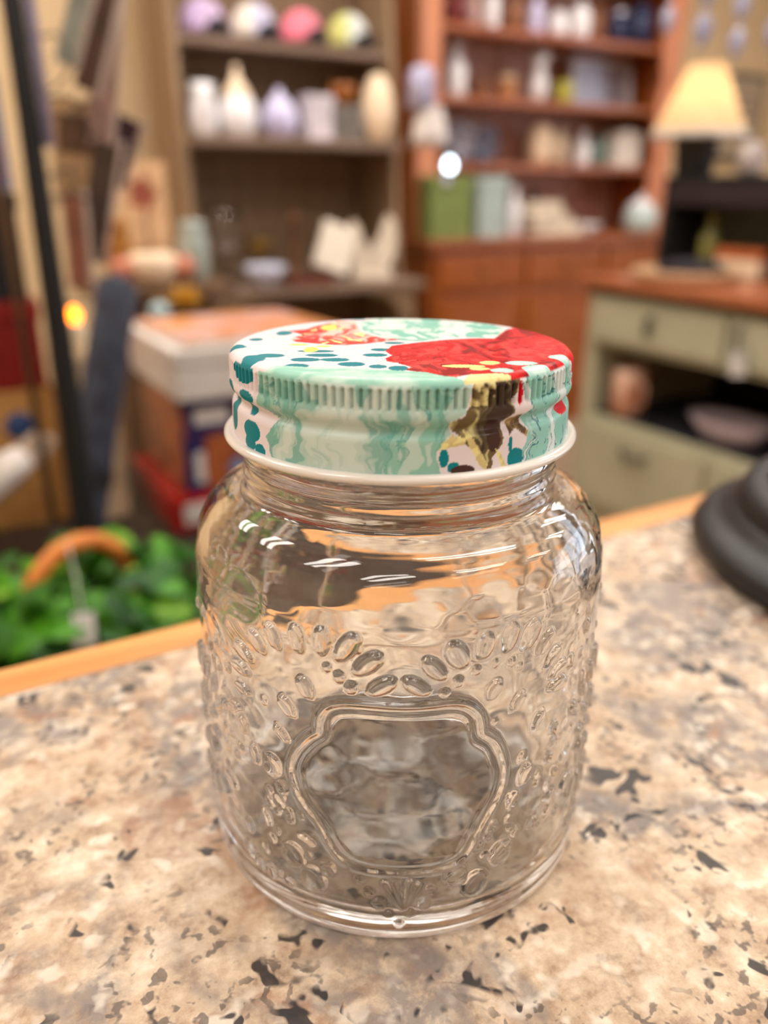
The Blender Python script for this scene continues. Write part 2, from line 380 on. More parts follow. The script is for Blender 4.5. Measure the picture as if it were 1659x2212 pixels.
def jar_body():
    NC = 1008
    th = -math.pi + 2 * math.pi * np.arange(NC) / NC
    # --- outside, from the mouth down to the foot
    top = [(.925, -.06), (.935, -.10), (.938, -.42), (.945, -.47), (.965, -.50), (.972, -.53), (.968, -.565), (.945, -.60), (.94, -.62), (.942, -.645), (.958, -.665), (.962, -.69), (.952, -.715), (.945, -.74), (.945, -.765), (.955, -.785),
           (.985, -.797), (1.03, -.806), (1.08, -.820), (1.13, -.845), (1.175, -.885), (1.208, -.932), (1.235, -.985), (1.254, -1.04), (1.27, -1.11), (1.279, -1.17)]
    p = np.array(top)
    d = np.r_[0, np.cumsum(np.hypot(*np.diff(p, axis=0).T))]
    q = np.linspace(0, d[-1], 110)
    # smooth resample
    pr, pz = np.interp(q, d, p[:, 0]), np.interp(q, d, p[:, 1])
    for _ in range(2):
        pr[1:-1] = .25 * pr[:-2] + .5 * pr[1:-1] + .25 * pr[2:]; pz[1:-1] = .25 * pz[:-2] + .5 * pz[1:-1] + .25 * pz[2:]
    zb = np.linspace(-1.178, -3.145, 236)
    TH, ZZ = np.meshgrid(th, zb)
    rb = 1.279 + .007 * np.clip((-1.17 - ZZ) / .15, 0, 1)
    wob = (.010 * (vnoise((TH + math.pi) * 40 / (2 * math.pi), ZZ * 6 + 60, 5, 40) - .5) + .007 * (vnoise((TH + math.pi) * 60 / (2 * math.pi), ZZ * 13 + 60, 6, 60) - .5)) * np.clip((ZZ + 1.6) / .4, 0, 1)
    Rm = rb + emboss(TH, ZZ) + wob
    A = np.stack([Rm * np.sin(TH), -Rm * np.cos(TH), ZZ], -1)
    tht = th[None, :]
    wt = (.010 * (vnoise((tht + math.pi) * 40 / (2 * math.pi), pz[:, None] * 6 + 60, 5, 40) - .5) + .007 * (vnoise((tht + math.pi) * 60 / (2 * math.pi), pz[:, None] * 13 + 60, 6, 60) - .5)) * np.clip((-.84 - pz[:, None]) / .2, 0, 1)
    Rt = pr[:, None] + wt
    T = np.stack([Rt * np.sin(tht), -Rt * np.cos(tht), np.repeat(pz[:, None], NC, 1)], -1)
    foot = [(1.286, -3.16), (1.286, -3.19), (1.284, -3.215), (1.279, -3.236), (1.27, -3.252), (1.256, -3.263), (1.235, -3.270), (1.20, -3.272), (1.15, -3.270), (1.11, -3.262), (1.05, -3.245), (.9, -3.215), (.6, -3.185), (.3, -3.168), (.02, -3.165)]
    f = np.array(foot); Fv = np.stack([f[:, :1] * np.sin(tht), -f[:, :1] * np.cos(tht), np.repeat(f[:, 1:], NC, 1)], -1)
    V1, F1 = grid_mesh('o', np.concatenate([T, A, Fv], 0))
    # --- inside: up from the floor to the mouth, slightly wavy as pressed glass is
    NI = 252; ti = -math.pi + 2 * math.pi * np.arange(NI) / NI
    prof = [(.02, -3.06), (.3, -3.064), (.6, -3.082), (.85, -3.115), (1.0, -3.145), (1.08, -3.155), (1.13, -3.148), (1.165, -3.125), (1.188, -3.085), (1.197, -3.02), (1.2, -2.9)]
    prof += [(1.20, z) for z in np.linspace(-2.8, -1.3, 40)]
    prof += [(1.192, -1.2), (1.175, -1.12), (1.15, -1.05), (1.115, -.985), (1.07, -.93), (1.02, -.895), (.96, -.87), (.91, -.845), (.875, -.80), (.862, -.74), (.858, -.6), (.858, -.4), (.86, -.15), (.875, -.08), (.9, -.055)]
    g = np.array(prof); TI, _ = np.meshgrid(ti, g[:, 0]); GZ = np.repeat(g[:, 1:], NI, 1); GR = np.repeat(g[:, :1], NI, 1)
    wv = (.006 + .010 * np.clip((GZ + 1.7) / .3, 0, 1)) * (vnoise((TI + math.pi) * 24 / (2 * math.pi), GZ * 5 + 50, 11, 24) - .5) + .008 * (vnoise((TI + math.pi) * 60 / (2 * math.pi), GZ * 11 + 50, 12, 60) - .5)
    GR = GR + wv * np.clip((-1.0 - GZ) / .2, 0, 1) * np.clip((GZ + 3.0) / .1, 0, 1)
    I = np.stack([GR * np.sin(TI), -GR * np.cos(TI), GZ], -1)
    V2, F2 = grid_mesh('i', I); n1 = len(V1)
    # mouth rim: stitch 252 inner columns to 1008 outer columns with strips (1 inner : 4 outer)
    rim_in = n1 + (len(prof) - 1) * NI
    k = np.arange(NI); k2 = (k + 1) % NI
    Fr = []
    for j in range(4):
        a = (4 * k + j); b = (4 * k + j + 1) % NC
        if j < 3: Fr.append(np.stack([b, a, rim_in + k, rim_in + k], -1))
        else: Fr.append(np.stack([b, a, rim_in + k, rim_in + k2], -1))
    V = np.concatenate([V1, V2], 0); V = V.copy(); V[:, 2] -= Z_BASE; V *= S
    quads = np.concatenate([F1[:, ::-1], F2[:, ::-1] + n1, Fr[3]], 0)
    tris = np.concatenate([x[:, :3] for x in Fr[:3]], 0)
    # close the two pole holes with fans
    nb = (110 + 236 + len(foot) - 1) * NC
    fan_o = np.array([nb + i for i in range(NC)]); fan_i = np.array([n1 + i for i in range(NI)])
    faces = [tuple(x) for x in tris.tolist()]
    me = bpy.data.meshes.new('glass_body')
    nq, ntr = len(quads), len(tris)
    idx = np.concatenate([quads.ravel(), tris.ravel(), fan_o, fan_i[::-1]])
    starts = np.concatenate([np.arange(nq) * 4, nq * 4 + np.arange(ntr) * 3, [nq * 4 + ntr * 3, nq * 4 + ntr * 3 + NC]])
    me.vertices.add(len(V)); me.vertices.foreach_set('co', V.astype(np.float32).ravel())
    me.loops.add(len(idx)); me.loops.foreach_set('vertex_index', idx.astype(np.int32))
    me.polygons.add(len(starts)); me.polygons.foreach_set('loop_start', starts.astype(np.int32))
    me.update(calc_edges=True); me.validate()
    bm = bmesh.new(); bm.from_mesh(me); bmesh.ops.recalc_face_normals(bm, faces=bm.faces[:]); bm.to_mesh(me); bm.free()
    return me
def glass_material(name, col=(.945, .95, .945), rough=0.0, ior=1.5):
    m = bpy.data.materials.new(name); m.use_nodes = True; b = m.node_tree.nodes['Principled BSDF']
    b.inputs['Base Color'].default_value = (*col, 1); b.inputs['Roughness'].default_value = rough
    b.inputs['Transmission Weight'].default_value = 1; b.inputs['IOR'].default_value = ior
    MATS[name] = m; return m
M_glass = glass_material('clear jar glass')
gb = link('glass_body', jar_body(), M_glass, jar); gb['label'] = 'clear glass body with raised flower petals and blank medallion'

# ---- the lid with its printed flowers
TEAL_TOP = [(-.942,-.147,.048,.068),(-.785,-.486,.062,.106),(-.723,-.393,.076,.055),(-.427,-.374,.088,.046),(-.525,-.498,.077,.053),(-.35,-.496,.077,.047),(-.55,-.658,.06,.055),(-.467,-.258,.1,.036),(-.73,.336,.049,.082),(-.257,-.608,.07,.056),(-.134,-.665,.046,.049),(-.138,-.359,.067,.047),(-.12,-.204,.06,.043),(-.029,-.703,.04,.059),(-.046,.013,.059,.036),(-.333,-.05,.039,.025),(-.005,-.702,.028,.059),(-.86,.1,.04,.05),(-.3,.9,.06,.03)]
MINT_TOP = [(-.791,.214,.027,.039),(-.639,-.164,.025,.02),(-.904,-.256,.019,.02),(-.827,-.013,.026,.021),(-.68,-.249,.019,.02),(-.288,-.186,.019,.02),(-.115,-.538,.021,.017),(-.227,-.116,.022,.021),(-.6,-.35,.02,.02),(-.66,-.56,.02,.02)]
CORAL = [(-.704,.42),(-.597,.488),(-.55,.623),(-.414,.826),(-.298,.796),(-.241,.374),(-.126,.198),(.002,.126),(-.223,-.029),(-.365,-.069),(-.464,-.037),(-.621,.03),(-.667,.141),(-.606,.28)]
YEL_TOP = [(-.514,-.21,.041,.079),(-.45,.56,.051,.111),(-.599,-.059,.058,.028),(-.44,-.106,.045,.028)]
SCALLOP = [(-.268,.797),(-.208,.863),(-.1,1.1),(.4,1.1),(.594,.76),(.701,.536),(.573,.183),(.468,.218),(.296,.212),(.12,.073),(-.013,.106),(-.127,.257),(-.236,.459)]
RED = [(-.092,-.246),(-.053,-.076),(-.001,-.039),(.139,.056),(.326,.156),(.466,.199),(.573,.183),(.697,.536),(.86,.66),(1.02,.36),(1.1,.065),(1.1,-.278),(1.0,-.522),(.819,-.822),(.575,-.866),(.337,-.835),(.243,-.917),(.191,-.877),(.014,-.741),(.051,-.66),(-.023,-.579),(-.021,-.564),(-.074,-.523),(-.089,-.449),(-.055,-.372)]
CREAM_TOP = [(.299,-.639,.11,.039),(.465,-.55,.053,.052),(.384,-.704,.051,.038)]
BERRY = [(.614,-.554,.083,.057),(.504,-.741,.057,.058),(.853,-.399,.061,.074),(.709,-.695,.091,.092)]
MINTP = [(-.732,-.71),(-.608,-.657),(-.432,-.701),(-.205,-.708),(-.002,-.768),(.113,-.791),(.201,-.889),(.29,-.935),(.318,-1.028),(.174,-1.144),(-.031,-1.171),(-.244,-1.155),(-.457,-1.049),(-.632,-.912)]
CREAMP = [(.29,-.935),(.332,-.836),(.527,-.817),(.565,-.928),(.498,-1.024),(.32,-1.118),(.315,-1.005)]
TEAL_S = [(-1.041,-.023,.135,.065),(-1.263,-.175,.108,.058),(-.991,-.152,.084,.035),(-.952,-.217,.041,.035),(-1.234,-.304,.07,.094),(-.933,-.33,.09,.058),(-.968,-.402,.06,.039),(-.849,-.422,.05,.038),(.201,-.354,.024,.049),(.258,-.405,.032,.029),(.616,-.4,.056,.052),(.586,-.323,.014,.042),(1.015,-.397,.036,.041),(-1.6,-.1,.12,.06),(-1.9,-.3,.1,.07),(-2.3,-.12,.13,.06),(-2.6,-.33,.1,.06),(2.0,-.15,.1,.06),(2.3,-.35,.1,.05),(2.7,-.1,.1,.06)]
MINT_S = [(-.852,.08),(-.837,-.057),(-.869,-.176),(-.79,-.202),(-.728,-.225),(-.759,-.285),(-.79,-.328),(-.751,-.47),(.196,-.47),(.169,-.318),(.196,-.279),(.252,-.237),(.232,-.179),(.317,-.129),(.34,.08)]
LEAF_S = [(.345,.06),(.616,.06),(.627,-.016),(.582,-.101),(.595,-.16),(.54,-.21),(.527,-.313),(.476,-.371),(.466,-.435),(.439,-.431),(.337,-.301),(.257,-.226),(.232,-.179),(.311,-.14),(.338,-.075)]
CREAM1_S = [(.19,-.279),(.252,-.243),(.323,-.26),(.313,-.293),(.242,-.299),(.18,-.313)]
CREAM2_S = [(.303,-.218),(.334,-.232),(.387,-.307),(.444,-.408),(.44,-.437),(.406,-.415),(.337,-.301)]
CREAM3_S = [(.486,-.331),(.523,-.36),(.566,-.439),(.536,-.44),(.504,-.381)]
DARK_S = [(.294,-.425,.066,.03),(.481,-.248,.041,.1)]
MINTR_S = [(.624,.08),(1.5,.08),(1.5,-.47),(.668,-.47),(.678,-.363),(.72,-.269),(.66,-.188),(.724,-.146),(.657,-.077)]
BROWN_S = [(.568,-.191),(.658,-.17),(.673,-.231),(.712,-.274),(.697,-.301),(.618,-.245),(.574,-.274)]
RED_S = [(.628,-.062,.016,.063),(1.15,-.226,.1,.045),(1.341,-.15,.09,.06),(1.33,-.01,.1,.07)]

def lid_colour(X, Y, TH, Z, on_top):
    """printed decoration, evaluated at each point of the lid: X, Y on the top, TH, Z round the skirt"""
    n = X.shape[0]; col = np.tile(np.array(lin((228, 217, 220))), (n, 1))
    L = lambda c: np.array(lin(c))
    def fbm(x, y, seed):
        return .52 * vnoise(x + 40, y + 40, seed) + .30 * vnoise(x * 2.03 + .37 * y + 80, y * 2.11 - .3 * x + 80, seed + 20) + .18 * vnoise(x * 4.2 - .5 * y + 160, y * 4.1 + .6 * x + 160, seed + 40)
    wx, wy = fbm(X * 4, Y * 3, 70) - .5, fbm(X * 4, Y * 3, 71) - .5
    n1 = fbm(X * 6 + 4 * wx, Y * 3 + 3 * wy, 1); n2 = fbm(X * 13 + 6 * wx, Y * 6 + 5 * wy, 2); n3 = fbm(X * 26 + 5 * wx, Y * 12 + 5 * wy, 3)
    vx, vz = fbm(TH * 5, Z * 7, 72) - .5, fbm(TH * 5, Z * 7, 73) - .5
    s1 = fbm(TH * 9 + 2.2 * vx, Z * 2.2 + vz, 4); s2 = fbm(TH * 15 + 4 * vx, Z * 3.2 + vz, 6); s3 = fbm(TH * 24, Z * 24, 9)
    def put(mask, c, alpha=1.0):
        a = (np.asarray(alpha) * mask)[:, None]; np.copyto(col, col * (1 - a) + a * c)
    def blend(a, b, t): return a[None] * (1 - t[:, None]) + b[None] * t[:, None]
    def st(x, a, b): t = np.clip((x - a) / (b - a), 0, 1); return t * t * (3 - 2 * t)
    def ell(L_, A, B, mask, c, tilt=0.0):
        for i, (a, b, rx, ry) in enumerate(L_):
            q = ((A - a) / rx) ** 2 * (1 + .25 * np.sign(A - a) * ((i % 2) * 2 - 1)) + ((B - b) / ry) ** 2
            put(mask & (q < 1), c)
    T = on_top; Sd = ~on_top
    teal = L((0, 126, 138)); mint = L((160, 206, 190)); pale = L((214, 230, 220)); dteal = L((70, 140, 132))
    # ---- top
    ell(MINT_TOP, X, Y, T, L((196, 222, 212))); ell(TEAL_TOP, X, Y, T, teal)
    put(T & inside(SCALLOP, X, Y), blend(pale, L((126, 190, 174)), st(n2, .46, .6)))
    cm = T & inside(CORAL, X, Y)
    put(cm, blend(L((252, 196, 184)), L((236, 52, 44)), st(n1 * .6 + n2 * .4, .42, .58)))
    put(cm & (n2 > .72), L((252, 226, 150)))
    ell(YEL_TOP, X, Y, T, L((246, 222, 104)))
    rm = T & inside(RED, X + .03 * (n2 - .5), Y + .05 * (n2 - .5))
    put(rm, blend(L((190, 0, 10)), L((232, 30, 34)), st(n1, .42, .60)))
    put(rm, L((240, 92, 84)), st(n2, .58, .66) * .45); put(rm, L((120, 4, 12)), st(n2, .44, .37) * .8); put(rm, L((84, 4, 10)), st(np.abs(n3 - .47), .022, .008) * .7)
    put(rm & (Y < -.60) & (X < .4), L((140, 4, 10)), st(n3, .42, .56))
    ell(CREAM_TOP, X, Y, rm, L((240, 216, 140))); ell(BERRY, X, Y, T, L((172, 210, 204)))
    ell([(a, b, r * .7, q * .55) for a, b, r, q in BERRY], X, Y, T, L((196, 222, 214)))
    put(T & inside(MINTP, X, Y), blend(L((146, 200, 182)), L((190, 220, 206)), st(n1 * .5 + vnoise(X * 7 + 9, Y * 40 + 50, 7) * .5, .4, .62)))
    put(T & inside(CREAMP, X, Y), blend(L((238, 222, 156)), L((190, 160, 110)), st(n2, .55, .75)))
    # ---- skirt
    ell(TEAL_S, TH, Z, Sd, teal)
    mm = Sd & inside(MINT_S, TH + .03 * (s3 - .5), Z)
    put(mm, blend(L((142, 192, 176)), L((188, 208, 200)), st(s1, .34, .66)))
    put(mm, dteal, st(np.abs(s1 - .47), .020, .006) * .8); put(mm, L((112, 172, 160)), st(s2, .54, .62) * .75)
    put(mm, L((210, 222, 214)), st(s2, .42, .34) * .6)
    mr = Sd & inside(MINTR_S, TH + .03 * (s3 - .5), Z)
    put(mr, blend(L((140, 196, 184)), L((214, 224, 224)), st(s1 * .5 + s2 * .5, .4, .6))); put(mr, L((30, 104, 116)), st(np.abs(s2 - .5), .035, .012) * .9)
    lm = Sd & inside(LEAF_S, TH + .03 * (s3 - .5), Z)
    put(lm, blend(L((110, 92, 62)), L((206, 196, 140)), st(s2, .46, .56))); put(lm, L((58, 42, 36)), st(s1, .50, .42) * .9)
    put(lm & (Z > -.1) & (TH < .47), L((220, 208, 150)), st(s3, .35, .6))
    ell(DARK_S, TH + .03 * (s3 - .5), Z, Sd, L((70, 48, 42)))
    for P in (CREAM1_S, CREAM2_S, CREAM3_S): put(Sd & inside(P, TH + .015 * (s3 - .5), Z), blend(L((232, 222, 150)), L((208, 190, 132)), st(s3, .4, .6)))
    put(Sd & inside(BROWN_S, TH, Z), blend(L((96, 72, 48)), L((176, 150, 100)), st(s3, .4, .7)))
    ell(RED_S, TH, Z, Sd, L((206, 18, 36)))
    # back of the skirt, out of the picture: the same scattered flowers
    bk = Sd & (np.abs(TH) > 1.5) & (s1 > .56)
    put(bk, blend(L((150, 204, 186)), L((206, 220, 212)), st(s2, .36, .62)))
    return col

def make_lid():
    NG = 135; NC = NG * 8; th = -math.pi + 2 * math.pi * np.arange(NC) / NC
    prof = [(r, .036) for r in np.linspace(.004, .90, 84)]
    prof += [(.91, .0365), (.92, .038), (.93, .039), (.945, .0385), (.958, .036), (.97, .031), (.98, .024), (.988, .015), (.994, .005), (.998, -.004)]
    k0 = len(prof)
    prof += [(1.0, z) for z in np.linspace(-.008, -.115, 22)]
    k1 = len(prof)
    prof += [(1.001, -.122), (1.003, -.13), (1.004, -.14), (1.004, -.15), (1.002, -.16), (.998, -.17), (.990, -.18), (.980, -.19), (.970, -.199), (.963, -.208), (.961, -.218), (.963, -.228), (.970, -.237), (.979, -.245), (.987, -.253), (.992, -.262), (.995, -.272)]
    prof += [(.996 + .006 * t, -.28 - .155 * t) for t in np.linspace(0, 1, 30)]
    p = np.array(prof); n = len(p)
    TH = np.repeat(th[None], n, 0); Rm = np.repeat(p[:, :1], NC, 1); Zm = np.repeat(p[:, 1:], NC, 1)
    w = np.zeros(n); w[k0:k1] = 1; w[k0] = .3; w[k0 + 1] = .7; w[k1 - 1] = .2; w[k1 - 2] = .5; w[k1 - 3] = .8
    g = np.clip(.5 - .5 * np.cos(NG * TH), 0, 1) ** 3.0
    Rm = Rm - w[:, None] * .03 * g
    V = np.stack([Rm * np.sin(TH), -Rm * np.cos(TH), Zm], -1)
    Vf, F = grid_mesh('l', V)
    me = mesh_np('lid', np.c_[Vf[:, 0], Vf[:, 1], Vf[:, 2] - Z_BASE] * S, F[:, ::-1])
    ot = (np.arange(n) < k0 - 2)[:, None] & np.ones((1, NC), bool)
    c = lid_colour(V[..., 0].ravel(), V[..., 1].ravel(), TH.ravel(), Zm.ravel(), ot.ravel())
    at = me.color_attributes.new('print', 'FLOAT_COLOR', 'POINT')
    at.data.foreach_set('color', np.c_[c, np.ones(len(c))].astype(np.float32).ravel())
    m = bpy.data.materials.new('printed enamel lid'); m.use_nodes = True; nt = m.node_tree; b = nt.nodes['Principled BSDF']
    a = nt.nodes.new('ShaderNodeAttribute'); a.attribute_name = 'print'
    nt.links.new(a.outputs['Color'], b.inputs['Base Color']); b.inputs['Roughness'].default_value = .4; b.inputs['Specular IOR Level'].default_value = .1
    b.inputs['Coat Weight'].default_value = .14; b.inputs['Coat Roughness'].default_value = .08
    lid = link('lid', me, m, jar); lid['label'] = 'metal screw lid printed with red, mint and teal flowers'
    # white rolled bead at the lower rim, and the white underside
    mw = mat('white enamel', (230, 224, 218), (226, 219, 212), rough=.25, coat=.5)
    q = [(1.0 + .0, -.432)]
    for a_ in np.linspace(110, -170, 22): q.append((1.022 + .034 * math.cos(R(a_)), -.455 + .027 * math.sin(R(a_))))
    q += [(.975, -.455), (.972, -.3)]
    lathe('rolled_bead', mw, [(r * S, (z - Z_BASE) * S) for r, z in q], parent=lid, seg=240)
    lathe('lining', mw, [(.955 * S, (-.44 - Z_BASE) * S), (.955 * S, (.0 - Z_BASE) * S), (.94 * S, (.02 - Z_BASE) * S), (0, (.02 - Z_BASE) * S)], parent=lid, seg=120)
make_lid()

# ------------------------------------------------------------------ black stepped stand on the counter
M_black = mat('satin black lacquer', (26, 25, 27), (20, 19, 21), rough=.45)
bs = thing('display_stand', 'round black stepped base standing on the granite counter at the oak edge', 'stand', (.402, .168, CT))
lathe('base_disc', M_black, [(0, 0), (.108, 0), (.112, .003), (.113, .008), (.110, .013), (.104, .0155), (.098, .0165), (.097, .020), (.092, .0225)], parent=bs, seg=96)
lathe('step_ring', M_black, [(.094, .020), (.093, .028), (.090, .033), (.084, .0345), (.078, .0335), (.074, .030), (.071, .031), (.069, .036), (.066, .042), (.060, .0445), (.02, .046), (0, .046)], parent=bs, seg=96)
lathe('post', M_black, [(0, .044), (.016, .044), (.013, .06), (.011, .1), (.011, .32), (0, .32)], parent=bs, seg=32)

# ------------------------------------------------------------------ low table on the customer side with boxes and a plant
M_dark = wood('dark stained wood', (52, 38, 30), (38, 28, 22), 0, .5)
tb = thing('display_table', 'low dark stained table behind the counter, carrying boxes and a plant', 'table', (.15, 1.32, 0))
bar('tabletop', M_dark, -.75, .75, -.62, .6, .465, .5, tb)
for sx in (-1, 1):
    for sy in (-1, 1): box('leg', M_dark, (.06, .06, .465), (sx * .68, sy * .53 , 0), tb)

def carton(name, label, cat, m, x0, x1, y0, y1, z0, z1, group=None, lid_h=None, m2=None):
    t = thing(name, label, cat, ((x0 + x1) / 2, (y0 + y1) / 2, z0), 0, group)
    wx, wy = x1 - x0, y1 - y0; z1 -= .0016
    if lid_h:
        box('body', m, (wx - .008, wy - .008, z1 - z0 - .004), (0, 0, 0), t)
        box('lid', m2 or m, (wx, wy, lid_h), (0, 0, z1 - z0 - lid_h), t)
    else:
        box('body', m, (wx, wy, z1 - z0), (0, 0, 0), t)
    return t
M_card = mat('brown cardboard', (190, 140, 78), (172, 124, 66), scale=30, rough=.8)
M_tape = mat('packing tape', (206, 168, 112), rough=.3)
M_blue = mat('blue ink', (46, 72, 120), rough=.6)
t = carton('cardboard_box', 'brown cardboard box with round blue sticker under the red box', 'box', M_card, -.08, .211, 1.60, 1.86, .5, .765)
lathe('sticker', M_blue, [(0, .0012), (.026, .0012), (.027, .0), (0, 0)], (.076, -.13, .198), t, 28, (R(90), 0, 0))
box('tape', M_tape, (.05, .262, .002), (-.02, 0, .264), t, 0)
M_redbox = mat('dark red box board', (132, 22, 16), (112, 16, 12), rough=.5)
t = carton('red_box', 'dark red gift box with lid between the cardboard and the black box', 'box', M_redbox, -.08, .205, 1.60, 1.82, .765, .925, None, .035)
M_blk2 = mat('matt black board', (22, 21, 22), (17, 16, 17), rough=.7)
t = carton('black_box', 'matt black storage box on top of the red box', 'box', M_blk2, -.08, .195, 1.60, 1.80, .925, 1.105, None, .03)
# blue and pink card folder standing on the black box
t = thing('folder', 'blue and pink card folder standing upright on the black box', 'folder', (.055, 1.72, 1.105))
box('cover', mat('slate blue card', (84, 120, 160), (74, 108, 148), rough=.6), (.30, .010, .19), (0, 0, 0), t)
box('label_panel', mat('pink card', (190, 120, 140), rough=.6), (.10, .002, .07), (.09, -.006, .015), t, 0)
box('pages', mat('white paper', (236, 230, 222), rough=.8), (.29, .012, .18), (0, .012, 0), t)
# crumpled white paper roll in front of the cardboard box
t = thing('paper_roll', 'crumpled roll of white paper leaning in front of the cardboard box', 'paper', (.05, 1.50, .5), 0)
tube('sheet', mat('crumpled white paper', (232, 224, 214), (206, 196, 188), scale=40, rough=.8, bump=.6), [(-.11, .02, .030), (-.06, .01, .07), (.0, .0, .115), (.045, -.005, .15), (.085, -.01, .175)], [.026, .032, .03, .034, .022], t, seg=14, flat=.75)
prism('tissue_end', mat('tissue paper', (214, 190, 166), rough=.9), [(0, 0), (.05, .012), (.075, .05), (.04, .07), (.01, .05), (-.012, .03)], .012, t, (.065, -.01, .145), bevel=.003)

# second stack: red tin, printed box, white box with a magazine on top
M_red = mat('glossy red tin', (186, 22, 24), (160, 14, 18), rough=.25, coat=.4)
t = carton('red_tin', 'flat glossy red tin at the bottom of the printed box stack', 'tin', M_red, .362, .73, 1.42, 1.72, .5, .572, None, .03)
box('label', mat('white print', (232, 222, 214), rough=.5), (.075, .002, .04), (-.125, -.151, .016), t, 0)
M_print = mat('orange brown print', (176, 96, 52), (128, 64, 44), scale=26, rough=.4, lo=.45, hi=.55)
M_navy = mat('navy print', (34, 40, 98), (28, 32, 84), rough=.4)
M_wpaper = mat('white board', (228, 220, 212), (220, 211, 202), rough=.55)
t = carton('printed_box', 'orange and navy printed food box above the red tin', 'box', M_print, .395, .73, 1.43, 1.70, .572, .757)
box('navy_band', M_navy, (.10, .002, .07), (-.112, -.135, .112), t, 0)
box('white_logo', M_wpaper, (.066, .002, .03), (-.110, -.1362, .132), t, 0)
box('navy_corner', M_navy, (.04, .002, .105), (-.146, -.135, .004), t, 0)
box('white_figure', M_wpaper, (.018, .002, .06), (-.138, -.1362, .02), t, 0)
lathe('blue_seal', mat('pale blue print', (120, 150, 190), rough=.4), [(0, .001), (.02, .001), (.02, 0), (0, 0)], (-.062, -.135, .035), t, 24, (R(90), 0, 0))
box('red_band', mat('rust red print', (166, 60, 40), rough=.4), (.13, .002, .06), (.0, -.135, .118), t, 0)
t = carton('white_box', 'plain white box on top of the printed food box', 'box', M_wpaper, .382, .742, 1.40, 1.74, .757, .85, None, .028)
t = thing('magazine', 'glossy magazine with orange and pink cover lying on the white box', 'magazine', (.565, 1.57, .85), R(3))
box('pages', mat('page edges', (236, 228, 216), rough=.8), (.32, .30, .009), (0, 0, 0), t, .001)
box('cover', mat('orange pink cover print', (214, 140, 84), (216, 168, 158), scale=9, rough=.25, lo=.45, hi=.55), (.322, .302, .002), (0, 0, .009), t, 0)
# cream pillar candle with its flame, on a box of its own beside the stack
t = carton('cream_box', 'small cream box under the candle beside the white box stack', 'box', mat('cream box board', (196, 172, 140), rough=.7), .215, .315, 1.56, 1.66, .5, .825)
t = thing('candle', 'lit cream candle with orange flame beside the black pole', 'candle', (.262, 1.60, .825))
lathe('wax', mat('cream wax', (236, 214, 178), rough=.5), [(0, 0), (.017, 0), (.018, .003), (.018, .05), (.015, .055), (.006, .053), (0, .052)], parent=t, seg=28)
lathe('flame', mat('candle flame', (255, 170, 60), emit=(255, 128, 24), es=8.0), [(0, .054), (.008, .057), (.012, .064), (.0115, .072), (.006, .08), (0, .085)], parent=t, seg=12)

# slate coloured roll leaning on the table
t = thing('fabric_roll', 'long dark slate grey fabric roll leaning behind the black pole', 'fabric roll', (0, 0, 0))
M_slate = mat('slate grey cloth', (66, 70, 84), (44, 47, 58), scale=50, rough=.85, bump=.4)
tube('roll', M_slate, [(.165, 1.262, .512), (.185, 1.272, .60), (.215, 1.292, .72), (.255, 1.317, .86), (.290, 1.340, .97), (.295, 1.344, .985)], [.020, .026, .030, .032, .031, .012], t, seg=20)
tube('strap', mat('black strap', (26, 26, 30), rough=.7), [(.203, 1.284, .672), (.210, 1.2885, .70)], .0315, t, seg=20, caps=False)
tube('pale_end', mat('pale lining cloth', (150, 152, 160), rough=.8), [(.168, 1.255, .52), (.184, 1.263, .585)], [.018, .022], t, seg=16)

# wire display rack: black pole on a foot, rings and arms
M_wire = mat('thin dark wire', (58, 50, 46), rough=.45, metal=.6)
t = thing('display_rack', 'tall black pole of a card rack with thin wire arms on the table', 'rack', (.17, 1.172, .5))
tube('pole', M_blk2, [(0, 0, .012), (0, 0, .15), (0, 0, .4), (0, 0, .7), (0, 0, 1.4)], [.021, .020, .0165, .0125, .010], t, seg=24)
lathe('foot', M_blk2, [(0, 0), (.06, 0), (.062, .004), (.058, .01), (.02, .014), (0, .014)], parent=t, seg=40)
tube('trim_rod', mat('pale lilac plastic', (186, 188, 238), rough=.25), [(.019, -.003, .66), (.019, -.003, 1.4)], .0065, t, seg=12)
tube('slim_post', mat('brown post', (120, 92, 68), rough=.5), [(-.042, .02, .15), (-.042, .02, 1.4)], .0055, t, seg=12)
tube('slim_post_foot', M_wire, [(-.042, .02, .15), (-.03, .014, .06), (0, 0, .03)], .006, t, seg=10)
for k, (zz, rr) in enumerate(((.47, .10), (.60, .11), (.71, .12), (.775, .12), (.62, .125))):
    a0 = -20 + 13 * k
    pts = [(0.0, 0, zz)] + [(rr * math.cos(R(a0 + 8 * i)) * (i + 3) / 9 + .01, rr * math.sin(R(a0 + 8 * i)) * (i + 3) / 9, zz - .008 * i + .004 * k) for i in range(8)]
    tube('wire_arm', M_wire, pts, .0016, t, seg=6)
cl = [(.09 + .016 * math.cos(R(40 * i)) * (1 + .3 * (i % 3)), .08, .70 + .018 * math.sin(R(40 * i)) * (1 + .25 * (i % 2))) for i in range(19)]
tube('wire_curl', M_wire, [(.0, .0, .69), (.05, .045, .70)] + cl, .0016, t, seg=6)

